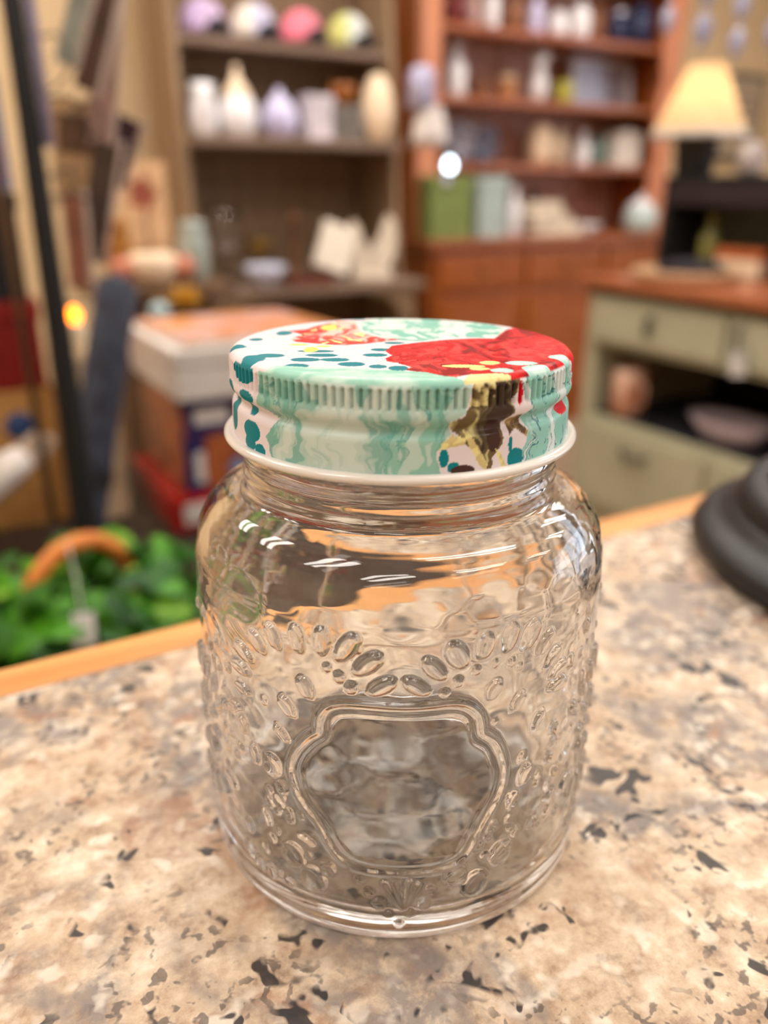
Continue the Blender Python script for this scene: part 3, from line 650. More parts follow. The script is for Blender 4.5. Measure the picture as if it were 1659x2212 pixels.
# cards in clear sleeves hanging from the rack; each a thing of its own
M_sleeve = glass_material('clear cello sleeve', (.97, .95, .93), .08, 1.12)
def sleeve_card(label, c, x, y, z, wdt, hgt, tilt, turn, m2=None, sl=.03):
    t = thing('greeting_card', label, 'card', (x, y, z), 0, 'cards hanging on the wire rack', rot=(R(6), R(tilt), R(turn)))
    box('card', mat('card ' + label[:12], c, tuple(v * .8 for v in c), scale=18, rough=.6), (wdt, .004, hgt), (0, 0, 0), t, .001)
    if m2: box('printed_panel', m2, (wdt * .8, .0015, hgt * .4), (0, -.0027, hgt * .45), t, 0)
    if sl: box('sleeve_edge', mat('frosted sleeve', (214, 196, 184), (196, 178, 168), rough=.35), (.006, .006, hgt * 1.05), (wdt / 2 + .003, 0, 0), t, .001)
    return t
sleeve_card('tall dusty mauve card high on the wire rack', (196, 160, 150), .285, 1.33, 1.17, .034, .28, 12, -28)
sleeve_card('dark brown card at the top of the wire rack', (110, 84, 72), .262, 1.27, 1.235, .030, .18, 22, -28)
sleeve_card('pale grey green card beside the black pole top', (186, 192, 180), .236, 1.255, 1.262, .026, .14, 24, -28)
sleeve_card('tan card with round brown print behind the black pole', (206, 170, 128), .262, 1.36, 1.10, .085, .13, 6, -28, mat('brown round print', (116, 86, 66), rough=.6))
sleeve_card('dark plum pointed card in the middle of the wire rack', (78, 48, 60), .282, 1.36, 1.125, .075, .10, 26, -28)
sleeve_card('long dark umber card under the plum card', (92, 74, 66), .252, 1.33, 1.01, .036, .17, 17, -28)
sleeve_card('terracotta red card low beside the black pole', (170, 112, 92), .228, 1.30, .975, .030, .13, 4, -28)

# ------------------------------------------------------------------ the plant in a basket
M_bask = mat('woven cane', (150, 98, 48), (110, 70, 34), scale=60, rough=.7, bump=.6)
t = thing('potted_plant', 'leafy green plant in a cane basket with arched orange handle', 'plant', (.117, .905, .5))
lathe('basket', M_bask, [(0, 0), (.075, 0), (.08, .004), (.092, .05), (.10, .085), (.104, .09), (.10, .094), (.094, .09), (.088, .06), (.08, .03), (0, .03)], parent=t, seg=64, fn=lambda r, z, a: r * (1 + .012 * math.sin(a * 32) * (1 if int(z * 200) % 2 else -1)))
lathe('soil', mat('potting soil', (50, 36, 28), (30, 22, 18), scale=80, rough=.95), [(0, .082), (.09, .078), (.09, .05), (0, .05)], parent=t, seg=32)
M_handle = wood('orange cane handle', (226, 140, 58), (198, 112, 40), 0, .45)
arc = [(-.078 * math.cos(R(a)) * 1.0, .005 - .03 * math.cos(R(a)), .085 + .150 * math.sin(R(a)) ** .8) for a in range(0, 181, 9)]
tube('handle', M_handle, arc, .0105, t, seg=14)
M_leaves = [mat('leaf green %d' % i, c, c2, scale=25, rough=.45, sub=.25) for i, (c, c2) in enumerate((((96, 166, 30), (66, 136, 20)), ((56, 122, 26), (36, 92, 18)), ((136, 186, 46), (98, 152, 30)), ((40, 96, 24), (28, 72, 18))))]
def leaf_mesh(i):
    out = [(0, 0), (.35, -.12), (.62, .08), (.66, .42), (.48, .78), (0, 1.12), (-.48, .78), (-.66, .42), (-.62, .08), (-.35, -.12)]
    vs = [(x * .024, y * .024, -.006 * abs(x) ** 1.5 - .005 * (y - .4) ** 2) for x, y in out]; vs += [(0, .0096, .0025), (0, .02, .001)]
    fs = [(0, 1, 10), (1, 2, 10), (2, 3, 10), (3, 4, 11), (3, 11, 10), (4, 5, 11), (5, 6, 11), (6, 7, 11), (7, 10, 11), (7, 8, 10), (8, 9, 10), (9, 0, 10)]
    me = bpy.data.meshes.new('leaf'); me.from_pydata(vs, [], fs); me.materials.append(M_leaves[i]); return me
LM = [leaf_mesh(i) for i in range(4)]
for k in range(190):
    a = random.uniform(0, 2 * math.pi); el = random.uniform(.05, 1.0); rr = (.075 + .075 * random.random())
    e = random.uniform(-.25, 1.15)
    x, y, z = 1.05 * rr * math.cos(a) * math.cos(e * .8), .85 * rr * math.sin(a) * math.cos(e * .8), .135 + .10 * math.sin(e) * (.5 + .6 * random.random())
    lf = link('leaf', LM[random.choice((0, 0, 1, 1, 2, 3))], None, t, (x, y, z), (random.uniform(-1.0, .2), random.uniform(-.5, .5), a - math.pi / 2 + random.uniform(-.6, .6)))
    s = random.uniform(1.0, 1.8); lf.scale = (s, s, s)
for k in range(10):
    a = 2 * math.pi * k / 10
    tube('stem', M_leaves[1], [(.02 * math.cos(a), .02 * math.sin(a), .07), (.045 * math.cos(a), .045 * math.sin(a), .12), (.08 * math.cos(a), .075 * math.sin(a), .15)], .0016, t, seg=6)
box('price_tag', mat('white tag', (230, 228, 222), rough=.6), (.022, .001, .034), (-.022, -.125, .175), t, 0, (R(-18), R(8), 0))
tube('tag_string', mat('white string', (214, 210, 200), rough=.8), [(-.010, -.01, .245), (-.016, -.09, .235), (-.021, -.132, .21)], .0008, t, seg=6)

# ------------------------------------------------------------------ weathered step shelf against the back wall
M_weath = wood('weathered grey brown wood', (146, 122, 104), (120, 98, 82), 0, .75)
M_weathv = wood('weathered upright boards', (156, 128, 98), (132, 106, 80), 2, .75)
M_weathb = wood('weathered back boards', (152, 126, 100), (132, 106, 84), 2, .8)
sh = thing('step_shelf', 'weathered grey brown wooden step shelf standing in front of the tan back wall', 'shelf', (1.34, 3.2, 0))
side = [(-.36, 0), (.08, 0), (.08, 2.15), (-.16, 2.15)]
prism('side_panel', M_weathv, side, .028, sh, (-.44, 0, 0), plane='YZ', bevel=.003)
prism('side_panel', M_weathv, side, .028, sh, (.392, 0, 0), plane='YZ', bevel=.003)
for k in range(8): bar('back_board', M_weathb, -.412 + k * .1005, -.412 + (k + 1) * .1005 - .003, .06, .075, .02, 2.13, sh, .002)
PL = [(-.14, .06, 2.05), (-.2, .06, 1.585), (-.33, .06, 1.272), (-.42, .06, .775), (-.40, .06, .32)]
for y0, y1, zt in PL:
    bar('plank', M_weath, -.452 if zt == .775 else -.411, .452 if zt == .775 else .391, y0, y1, zt - .028, zt, sh, .003)
for sx in (-1, 1):
    prism('bracket', M_weathv, [(0, 0), (0, -.17), (.02 , -.17), (.05, -.09), (.13, -.03), (.2, -.02), (.2, 0)] if sx < 0 else [(0, 0), (0, -.17), (-.02, -.17), (-.05, -.09), (-.13, -.03), (-.2, -.02), (-.2, 0)], .02, sh, (sx * .41, -.40, .747), bevel=.002)

def cap(label, c, x, y, z, c2=None, brim=(150, 150, 150), rz=-70.0, s=1.0):
    t = thing('baseball_cap', label, 'cap', (x, y, z), R(rz), 'baseball caps on the upper shelf plank')
    m1 = mat('cap ' + label[:14], c, tuple(v * .95 for v in c), rough=.8); m2 = mat('cap front ' + label[:14], c2 or c, rough=.8)
    def dome(name, a0, a1, m):
        vs, fs, n, k = [], [], 12, 9
        for i in range(n + 1):
            a = a0 + (a1 - a0) * i / n
            for j in range(k + 1):
                e = j / k * math.pi / 2; rr = .079 * s * math.cos(e) ** .8
                vs.append((rr * math.cos(a), rr * 1.08 * math.sin(a), .012 + .108 * s * math.sin(e)))
        for i in range(n):
            for j in range(k): fs.append((i * (k + 1) + j, (i + 1) * (k + 1) + j, (i + 1) * (k + 1) + j + 1, i * (k + 1) + j + 1))
        me = bpy.data.meshes.new(name); me.from_pydata(vs, [], fs)
        o = link(name, me, m, t); md = o.modifiers.new('solid', 'SOLIDIFY'); md.thickness = .003
    dome('crown', R(137), R(317), m1); dome('side_panels', R(-43), R(137), m2)
    prism('brim', mat('brim %d %d %d' % brim, brim, rough=.7), [(-.02, -.078), (-.09, -.07), (-.14, -.035), (-.15, 0), (-.14, .035), (-.09, .07), (-.02, .078)], .005, t, (0, 0, .006), bevel=.001, plane='XY')
    lathe('button', m1, [(0, .006), (.006, .004), (.007, 0), (0, 0)], (0, 0, .12 * s), t, 14)
    # solid dark half-disc standing in for the shaded strap opening at the back of the cap
    arc = [(.046 * math.cos(R(a)), .044 * math.sin(R(a))) for a in range(0, 181, 15)]
    prism('strap_opening_shade', mat('cap opening shade', (44, 40, 44), rough=.9), arc, .022, t, (.090 * s, .0, .012), (0, 0, R(90)), bevel=0)
    return t
zc = 1.585
cap('lilac baseball cap, first from the wall gap', (204, 178, 222), 1.055, 3.09, zc, (216, 190, 226), (214, 196, 214))
cap('white baseball cap with teal brim on the weathered shelf', (240, 228, 214), 1.24, 3.09, zc, (214, 208, 236), (40, 120, 112), s=1.03)
cap('bright pink baseball cap on the weathered shelf', (250, 132, 152), 1.425, 3.09, zc, (250, 140, 160), (120, 90, 84))
cap('lime and white baseball cap beside the orange hutch post', (204, 208, 126), 1.615, 3.09, zc, (226, 228, 222), (110, 92, 86), s=1.05)

# --- middle plank: white wares
M_china = mat('white glazed china', (242, 238, 240), (234, 230, 232), rough=.2, coat=.4)
M_lilac = mat('lilac tinted china', (214, 208, 240), (204, 198, 232), rough=.25)
M_creamw = mat('cream glazed ware', (248, 222, 190), (240, 212, 178), rough=.35)
zs = 1.272
t = thing('pitcher', 'white china pitcher at the wall end of the middle plank', 'pitcher', (1.0, 2.985, zs), R(-100))
lathe('body', M_china, [(0, 0), (.036, 0), (.046, .02), (.05, .06), (.042, .11), (.036, .135), (.043, .165), (.039, .163), (.031, .135), (0, .12)], parent=t, seg=36)
tube('handle', M_china, [(.043, 0, .14), (.068, 0, .135), (.075, 0, .1), (.066, 0, .06), (.047, 0, .045)], .006, t, seg=10)
t = thing('serving_jar', 'large round white china jar with cream pointed lid on the middle plank', 'jar', (1.125, 2.99, zs))
lathe('body', M_china, [(0, 0), (.05, 0), (.066, .03), (.07, .07), (.06, .115), (.05, .13), (0, .13)], parent=t, seg=36)
lathe('lid', M_creamw, [(.052, .13), (.05, .14), (.035, .16), (.018, .185), (.01, .21), (.012, .222), (0, .232)], parent=t, seg=28)
t = thing('teapot', 'lilac tinted china teapot beside the large white jar', 'teapot', (1.28, 2.985, zs), R(60))
lathe('body', M_lilac, [(0, 0), (.04, 0), (.062, .03), (.066, .07), (.05, .115), (.03, .125), (0, .125)], parent=t, seg=36)
lathe('lid', M_lilac, [(.034, .122), (.028, .14), (.01, .15), (.012, .163), (0, .168)], parent=t, seg=24)
tube('spout', M_lilac, [(.05, 0, .06), (.078, 0, .085), (.092, 0, .12)], [.014, .010, .007], t, seg=12)
tube('handle', M_lilac, [(-.05, 0, .1), (-.085, 0, .1), (-.09, 0, .06), (-.06, 0, .035)], .006, t, seg=10)
t = carton('small_white_box', 'small white box between the teapot and the grey basket', 'box', mat('pearl box board', (226, 216, 224), rough=.5), 1.37, 1.478, 2.94, 3.03, zs, zs + .15, None, .03)
t = thing('wire_basket', 'grey slatted basket holding an amber bowl on the middle plank', 'basket', (1.538, 2.985, zs))
M_gbas = mat('grey basket slats', (150, 142, 134), (120, 112, 106), scale=30, rough=.6)
for k in range(5): box('slat', M_gbas, (.118, .10, .016), (0, 0, .004 + k * .024), t, .003)
for sx in (-1, 1):
    for sy in (-1, 1): box('corner_post', M_gbas, (.008, .008, .125), (sx * .052, sy * .043, 0), t, .001)
t = thing('amber_bowl', 'small amber bowl resting on top of the grey slatted basket', 'bowl', (1.545, 3.0, zs + .125))
lathe('bowl', mat('amber glaze', (176, 106, 44), (150, 86, 34), rough=.3), [(0, 0), (.02, 0), (.03, .012), (.046, .045), (.05, .066), (.046, .066), (.04, .045), (.02, .014), (0, .012)], parent=t, seg=32)
t = thing('egg_vase', 'large cream egg shaped vase beside the hutch post', 'vase', (1.666, 2.955, zs))
lathe('body', M_creamw, [(0, 0), (.03, 0), (.042, .012), (.057, .06), (.062, .1), (.057, .15), (.043, .195), (.026, .222), (.018, .23), (.014, .226), (0, .222)], parent=t, seg=40)

# --- lower plank
zs = .775
M_clear = glass_material('background clear glass', (.95, .96, .97), .02, 1.45)
t = thing('glass_goblet', 'clear glass goblet on the lower plank beside the wall', 'goblet', (1.03, 2.92, zs))
lathe('foot', M_clear, [(0, 0), (.04, 0), (.04, .004), (.012, .012), (.007, .03)], parent=t, seg=28)
lathe('bowl', M_clear, [(.007, .03), (.006, .10), (.02, .13), (.045, .17), (.05, .22), (.045, .26), (.043, .26), (.048, .22), (.043, .172), (.018, .134), (0, .128)], parent=t, seg=32)
t = thing('gold_dish', 'small gold coloured footed dish on the lower plank', 'dish', (1.18, 3.0, zs))
lathe('dish', mat('aged gold', (176, 140, 72), (140, 106, 52), rough=.35, metal=.7), [(0, 0), (.035, 0), (.03, .01), (.01, .03), (.01, .09), (.03, .11), (.055, .15), (.052, .152), (.02, .115), (0, .11)], parent=t, seg=32)
t = thing('glass_bowl', 'pale lavender glass bowl at the front of the lower plank', 'bowl', (1.14, 2.84, zs))
lathe('bowl', mat('lavender glass', (206, 208, 226), (190, 192, 214), rough=.1, coat=.6), [(0, 0), (.03, 0), (.036, .008), (.066, .045), (.08, .075), (.076, .076), (.06, .045), (.03, .014), (0, .012)], parent=t, seg=36)
t = thing('wooden_tray', 'reddish brown wooden tray beside the lavender glass bowl', 'tray', (1.305, 2.835, zs), R(-4))
M_rw = wood('reddish tray wood', (120, 60, 40), (92, 44, 30), 0, .45)
box('base', M_rw, (.17, .09, .01), (0, 0, 0), t, .002)
for sy in (-1, 1): box('rim', M_rw, (.17, .008, .03), (0, sy * .043, 0), t, .002)
for sx in (-1, 1): box('rim', M_rw, (.008, .09, .03), (sx * .083, 0, 0), t, .002)
t = thing('candlestick', 'slim brown turned candlestick behind the white book', 'candlestick', (1.32, 2.98, zs))
lathe('stick', wood('brown turned wood', (128, 82, 48), (100, 62, 36), 2), [(0, 0), (.035, 0), (.035, .01), (.015, .03), (.012, .08), (.018, .1), (.011, .12), (.011, .2), (.018, .215), (.016, .26), (0, .26)], parent=t, seg=24)
t = thing('white_book', 'white covered book propped at a slant on the lower plank', 'book', (1.415, 2.885, zs + .032), rot=(R(-14), R(20), R(-12)))
box('cover', mat('off white cloth', (236, 224, 206), (226, 212, 194), rough=.7), (.135, .03, .175), (0, 0, .012), t, .005)
box('pages', M_wpaper, (.125, .022, .168), (.008, 0, .018), t, .002)
def wing(sg):
    return [(0, 0), (sg * .05, -.005), (sg * .085, .03), (sg * .10, .09), (sg * .098, .16), (sg * .075, .215), (sg * .05, .19), (sg * .03, .13), (0, .09)]
t = thing('angel_wings', 'pair of carved white wings at the hutch end of the lower plank', 'ornament', (1.615, 2.90, zs), R(-14))
mw_ = mat('chalk white paint', (238, 224, 204), (222, 206, 186), scale=40, rough=.8)
prism('wing', mw_, wing(-1), .035, t, (-.002, 0, .012), bevel=.008); prism('wing', mw_, wing(1), .035, t, (.002, 0, .03), bevel=.008)
box('plinth', mw_, (.16, .07, .03), (0, .018, 0), t, .006)

# ------------------------------------------------------------------ the orange brown hutch
M_hut = wood('orange brown pine', (166, 90, 32), (138, 68, 20), 2, .35, 12, .2)
M_huth = wood('orange brown pine boards', (172, 98, 52), (148, 78, 38), 0, .35, 12, .2)
M_hutb = wood('hutch back boards', (196, 146, 128), (176, 124, 106), 2, .5)
hu = thing('hutch', 'tall orange brown pine hutch with open shelves and closed lower cupboard', 'hutch', (2.74, 3.3, 0))
ux = lambda x: x - 2.74
uy = lambda y: y - 3.3
bar('side_panel', M_hut, ux(1.99), ux(2.02), uy(3.2), uy(3.53), .9, 2.3, hu)
bar('side_panel', M_hut, ux(3.47), ux(3.50), uy(3.2), uy(3.53), .9, 2.3, hu)
for k in range(9): bar('back_board', M_hutb, ux(2.02 + k * .161), ux(2.02 + (k + 1) * .161 - .003), uy(3.515), uy(3.53), .9, 2.28, hu, .002)
for zt in (1.752, 1.482, 1.215, 2.06): bar('shelf_board', M_huth, ux(2.02), ux(3.47), uy(3.215), uy(3.515), zt - .028, zt, hu, .004)
M_stile = wood('pale pine stile', (214, 142, 104), (196, 122, 84), 2, .4)
bar('stile', M_stile, ux(1.99), ux(2.10), uy(3.185), uy(3.205), .9, 2.3, hu, .006)
sc_ = []
for i in range(25):
    z = .9 + 1.4 * i / 24; sc_.append((-.055 - .022 * abs(math.sin(i * math.pi / 6)), z))
prism('stile', M_stile, sc_ + [(.055, 2.3), (.055, .9)], .02, hu, (ux(3.455), uy(3.185), 0), bevel=.004)
bar('cornice', M_huth, ux(1.95), ux(3.54), uy(3.13), uy(3.55), 2.3, 2.36, hu, .01)
bar('base_top', M_huth, ux(1.96), ux(3.53), uy(3.03), uy(3.54), .87, .905, hu, .008)
bar('base_body', M_hut, ux(1.99), ux(3.50), uy(3.06), uy(3.53), .06, .87, hu)
bar('plinth', M_hut, ux(1.98), ux(3.51), uy(3.05), uy(3.53), 0, .06, hu)
for k in range(3):
    xa = 2.03 + k * .49
    d = bar('door', M_hut, ux(xa), ux(xa + .46), uy(3.04), uy(3.062), .12, .66, hu, .006)
    bar('door_panel', M_huth, -.17, .17, -.02, -.008, .07, .47, d, .006)
    lathe('knob', mat('dark brass', (110, 84, 50), rough=.4, metal=.6), [(0, 0), (.006, 0), (.006, .01), (.013, .016), (.012, .024), (0, .027)], (.2, -.011, .3), d, 16, (R(90), 0, 0))
    d = bar('drawer', M_hut, ux(xa), ux(xa + .46), uy(3.04), uy(3.062), .69, .84, hu, .006)
    lathe('knob', MATS['dark brass'], [(0, 0), (.006, 0), (.006, .01), (.013, .016), (.012, .024), (0, .027)], (0, -.011, .075), d, 16, (R(90), 0, 0))

def bottle(name, label, cat, m, x, y, z, h, r, cap_m=None, group=None, neck=.4):
    t = thing(name, label, cat, (x, y, z), 0, group)
    lathe('body', m, [(0, 0), (r * .9, 0), (r, .008), (r, h * .55), (r * .85, h * .64), (r * neck, h * .74), (r * neck, h * .92), (0, h * .92)], parent=t, seg=28)
    lathe('cap', cap_m or m, [(0, h * .915), (r * neck * 1.25, h * .915), (r * neck * 1.25, h), (0, h)], parent=t, seg=24)
    return t
def jarpot(name, label, cat, m, x, y, z, h, r, lid_m=None, group=None):
    t = thing(name, label, cat, (x, y, z), 0, group)
    lathe('body', m, [(0, 0), (r * .8, 0), (r, h * .2), (r, h * .6), (r * .8, h * .8), (0, h * .8)], parent=t, seg=28)
    lathe('lid', lid_m or m, [(r * .84, h * .78), (r * .84, h * .86), (r * .4, h * .92), (r * .16, h * .93), (r * .2, h), (0, h)], parent=t, seg=24)
    return t
def book(label, m, x, y, z, wx, dy, h, group, rz=0):
    t = thing('book', label, 'book', (x, y, z), rz, group)
    box('cover', m, (wx, dy, h), (0, 0, 0), t, .004); box('pages', M_wpaper, (wx * .8, dy * .96, .004), (0, .002, h - .002), t, 0)
    return t
def plate(label, m, x, y, z, r, m2=None):
    t = thing('plate', label, 'plate', (x, y, z), 0)
    o = lathe('dish', m, [(0, 0), (r * .55, .002), (r * .65, .008), (r, .016), (r * .99, .02), (r * .62, .013), (0, .007)], parent=t, seg=44)
    o.rotation_euler = (R(100), 0, 0); o.location = (0, .0, r * 1.0 + .004)
    lathe('foot', M_china, [(r * .4, -.006), (r * .42, .003), (r * .38, .003), (r * .36, -.006), (r * .4, -.006)], (0, .0, r * 1.0 + .004), t, 32, (R(100), 0, 0))
    return t
M_redj = mat('dark red glaze', (126, 34, 30), rough=.3); M_pinkj = mat('dusty pink ware', (196, 158, 150), rough=.5)
M_brownj = mat('brown glaze', (150, 96, 62), (120, 74, 46), rough=.3); M_navyc = mat('navy glaze', (40, 48, 86), (28, 34, 62), rough=.25)
M_silver = mat('brushed silver', (196, 194, 204), (176, 174, 186), rough=.3, metal=.7)
zs = 1.752
jarpot('jar', 'dark red lidded jar at the post end of the hutch top shelf', 'jar', M_redj, 2.26, 3.34, zs, .15, .045)
bottle('bottle', 'dusty pink bottle on the hutch top shelf', 'bottle', M_pinkj, 2.36, 3.34, zs, .17, .035)
bottle('bottle', 'slim white bottle on the hutch top shelf', 'bottle', M_china, 2.46, 3.34, zs, .20, .034)
jarpot('jar', 'brown lidded jar in the middle of the hutch top shelf', 'jar', M_brownj, 2.60, 3.36, zs, .16, .05)
bottle('bottle', 'pale lilac bottle on the hutch top shelf', 'bottle', M_lilac, 2.71, 3.34, zs, .19, .036)
jarpot('jar', 'small round white jar on the hutch top shelf', 'jar', M_china, 2.835, 3.33, zs, .12, .045)
jarpot('jar', 'taller white jar beside the small round white jar', 'jar', M_china, 2.965, 3.33, zs, .16, .05)
bottle('bottle', 'brown bottle next to the navy jars', 'bottle', M_brownj, 3.09, 3.36, zs, .2, .04)
jarpot('jar', 'glossy navy jar with silver lid on the hutch top shelf', 'jar', M_navyc, 3.22, 3.34, zs, .17, .05, M_silver)
jarpot('jar', 'large navy jar at the far end of the hutch top shelf', 'jar', M_navyc, 3.36, 3.34, zs, .2, .062)
zs = 1.482
bottle('bottle', 'large white bottle at the post end of the second hutch shelf', 'bottle', M_china, 2.275, 3.33, zs, .21, .045)
jarpot('jar', 'squat brown jar on the second hutch shelf', 'jar', M_brownj, 2.45, 3.38, zs, .10, .045)
jarpot('jar', 'amber brown jar beside the white vase', 'jar', mat('amber ware', (186, 124, 74), rough=.35), 2.58, 3.36, zs, .12, .05, M_creamw)
t = thing('vase', 'tall white flared vase on the second hutch shelf', 'vase', (2.75, 3.34, zs))
lathe('body', M_china, [(0, 0), (.03, 0), (.045, .05), (.04, .11), (.026, .15), (.05, .205), (.046, .205), (.02, .15), (0, .14)], parent=t, seg=32)
jarpot('jar', 'small lime yellow jar beside the silver tray', 'jar', mat('lime glaze', (190, 182, 70), (160, 150, 56), rough=.35), 2.89, 3.32, zs, .11, .042)
t = thing('serving_tray', 'rectangular silver tray propped upright on the second hutch shelf', 'tray', (3.2, 3.39, zs), rot=(R(-8), 0, 0))
box('face', M_silver, (.36, .006, .2), (0, 0, .006), t, .001)
for sz in (0, .2): box('rim', mat('pale silver rim', (226, 218, 216), rough=.35, metal=.3), (.40, .02, .02), (0, -.005, sz), t, .005)
for sx in (-1, 1): box('rim', MATS['pale silver rim'], (.02, .02, .22), (sx * .19, -.005, 0), t, .005)
zs = 1.215
plate('blue and white patterned plate propped on the third hutch shelf', mat('blue willow pattern', (200, 200, 212), (70, 78, 110), scale=55, rough=.25, lo=.45, hi=.55), 2.36, 3.42, zs, .09)
plate('darker blue patterned plate behind the blue and white plate', mat('dark blue pattern', (150, 152, 172), (48, 54, 84), scale=60, rough=.25, lo=.42, hi=.58), 2.52, 3.44, zs, .085)
jarpot('canister', 'wide cream canister on the third hutch shelf', 'canister', M_creamw, 2.80, 3.36, zs, .20, .062)
jarpot('canister', 'narrower cream canister beside the wide one', 'canister', mat('pale cream ware', (232, 208, 176), rough=.4), 2.93, 3.37, zs, .17, .05)
bottle('bottle', 'stubby white bottle on the third hutch shelf', 'bottle', M_china, 3.05, 3.33, zs, .16, .04)
jarpot('jar', 'grey teal jar beside the white books', 'jar', mat('grey teal glaze', (128, 150, 140), rough=.35), 3.165, 3.34, zs, .14, .042)
for k in range(5):
    book(('first', 'second', 'third', 'fourth', 'last')[k] + ' white spined book from the grey teal jar on the third hutch shelf', mat('white spine', (236, 226, 214), (222, 210, 198), rough=.6), 3.25 + k * .034, 3.35, zs, .03, .13, .15 + .012 * ((k * 7) % 3), 'white books on the third hutch shelf')
# on the base top
zs = .905
M_gbox = mat('moss green board', (126, 140, 74), (114, 128, 66), rough=.6)
t = carton('green_box', 'moss green square box at the post end of the hutch base', 'box', M_gbox, 1.99, 2.21, 3.07, 3.17, zs, zs + .255, None, .05)
M_pb = mat('pale aqua board', (176, 190, 184), (164, 178, 172), rough=.6)
t = carton('aqua_box', 'pale aqua box standing beside the moss green box', 'box', M_pb, 2.245, 2.40, 3.07, 3.17, zs, zs + .255, None, .05)
bottle('bottle', 'white milk bottle beside the pale aqua box', 'bottle', M_china, 2.475, 3.12, zs, .21, .036)
M_linen = mat('cream linen', (230, 214, 192), (212, 194, 172), scale=25, rough=.9, bump=.5)
for k, (lb, a, b, h0, h1) in enumerate((('cream folded linen at the bottom of the stack on the hutch base', .28, .15, 0, .045), ('cream folded linen in the middle of the stack on the hutch base', .25, .14, .045, .09), ('cream folded linen heaped on top of the stack on the hutch base', .19, .12, .09, .15))):
    t = thing('folded_linen', lb, 'linen', (2.70 - .03 * k, 3.14, zs + h0), R((-3, 4, -6)[k]), 'folded linens')
    for j in range(3): box('fold', M_linen, (a - .012 * j, b - .006 * j, (h1 - h0) / 3), (.004 * j, 0, (h1 - h0) / 3 * j), t, .006, seg=3)
t = thing('china_dish', 'white china dish in front of the folded linen', 'dish', (2.905, 3.10, zs))
lathe('dish', M_china, [(0, 0), (.03, 0), (.035, .006), (.055, .03), (.07, .05), (.067, .052), (.05, .03), (.028, .012), (0, .01)], parent=t, seg=36)
t = thing('black_umbrella', 'folded black umbrella leaning behind the linen stack', 'umbrella', (2.80, 3.28, zs + .012), rot=(R(-6), R(-24), 0))
tube('canopy', M_blk2, [(0, 0, .004), (0, 0, .06), (0, 0, .17), (0, 0, .21)], [.004, .018, .022, .008], t, seg=14)
tube('shaft', M_wire, [(0, 0, .2), (0, 0, .245)], .004, t, seg=8)
t = thing('creamer', 'pale aqua china pot with white lid at the far end of the hutch base', 'pot', (3.29, 3.13, zs))
lathe('body', mat('aqua china', (196, 212, 208), (184, 202, 198), rough=.2, coat=.3), [(0, 0), (.06, 0), (.08, .03), (.084, .07), (.075, .11), (.06, .125), (0, .125)], parent=t, seg=40)
lathe('lid', M_china, [(.066, .122), (.06, .14), (.03, .155), (.012, .16), (.016, .178), (0, .184)], parent=t, seg=32)
tube('handle', M_china, [(.08, 0, .1), (.115, 0, .1), (.12, 0, .06), (.085, 0, .04)], .007, t, seg=10)

# ------------------------------------------------------------------ sage green drawer cabinet
M_sage = mat('sage green paint', (182, 178, 150), (172, 168, 140), scale=8, rough=.5)
M_ctop = wood('cherry cabinet top', (176, 104, 66), (150, 84, 50), 1, .35, 12, .2)
M_gap = mat('niche shade', (26, 23, 32), rough=.8)  # near-black colour stands in for the shade inside the open shelf
M_pull = mat('pewter pull', (92, 88, 84), rough=.4, metal=.7)
gc = thing('drawer_cabinet', 'sage green painted drawer cabinet with cherry wood top and open middle shelf', 'cabinet', (2.35, 1.5, 0))
gx = lambda x: x - 2.35
gy = lambda y: y - 1.5
bar('top', M_ctop, gx(1.93), gx(2.82), gy(.88), gy(2.075), .818, .85, gc, .006)
bar('body', M_sage, gx(1.97), gx(2.80), gy(.92), gy(2.05), .06, .40, gc)
bar('shadow_band', mat('dark shadow band', (84, 82, 70), rough=.6), gx(1.955), gx(2.81), gy(.9), gy(2.06), .798, .818, gc, .002)  # dark bar painted as the shadow gap under the top
bar('plinth', M_sage, gx(1.99), gx(2.78), gy(.94), gy(2.03), 0, .06, gc)
bar('top_case', M_sage, gx(1.97), gx(2.80), gy(.92), gy(2.05), .635, .818, gc)
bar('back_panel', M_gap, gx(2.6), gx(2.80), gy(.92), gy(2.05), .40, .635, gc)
bar('niche_shade_sheet', M_gap, gx(1.985), gx(2.6), gy(.97), gy(2.0), .40, .403, gc, 0)  # dark sheet added to paint shade over the green niche floor
for a, b in ((.92, .97), (2.0, 2.05)): bar('upright', M_sage, gx(1.97), gx(2.6), gy(a), gy(b), .40, .635, gc)
for a, b in ((.95, 1.47), (1.50, 2.02)):
    d = bar('drawer', M_sage, gx(1.952), gx(1.972), gy(a), gy(b), .655, .785, gc, .006)
    tube('pull', M_pull, [(-.012, .0, .052), (-.03, 0, .05), (-.034, 0, .075), (-.03, 0, .098), (-.012, 0, .1)], .008, d, seg=10)
    d = bar('drawer', M_sage, gx(1.952), gx(1.972), gy(a), gy(b), .10, .375, gc, .006)
    tube('pull', M_pull, [(-.012, -.05, .22), (-.03, -.045, .215), (-.034, 0, .205), (-.03, .045, .215), (-.012, .05, .22)], .008, d, seg=10)
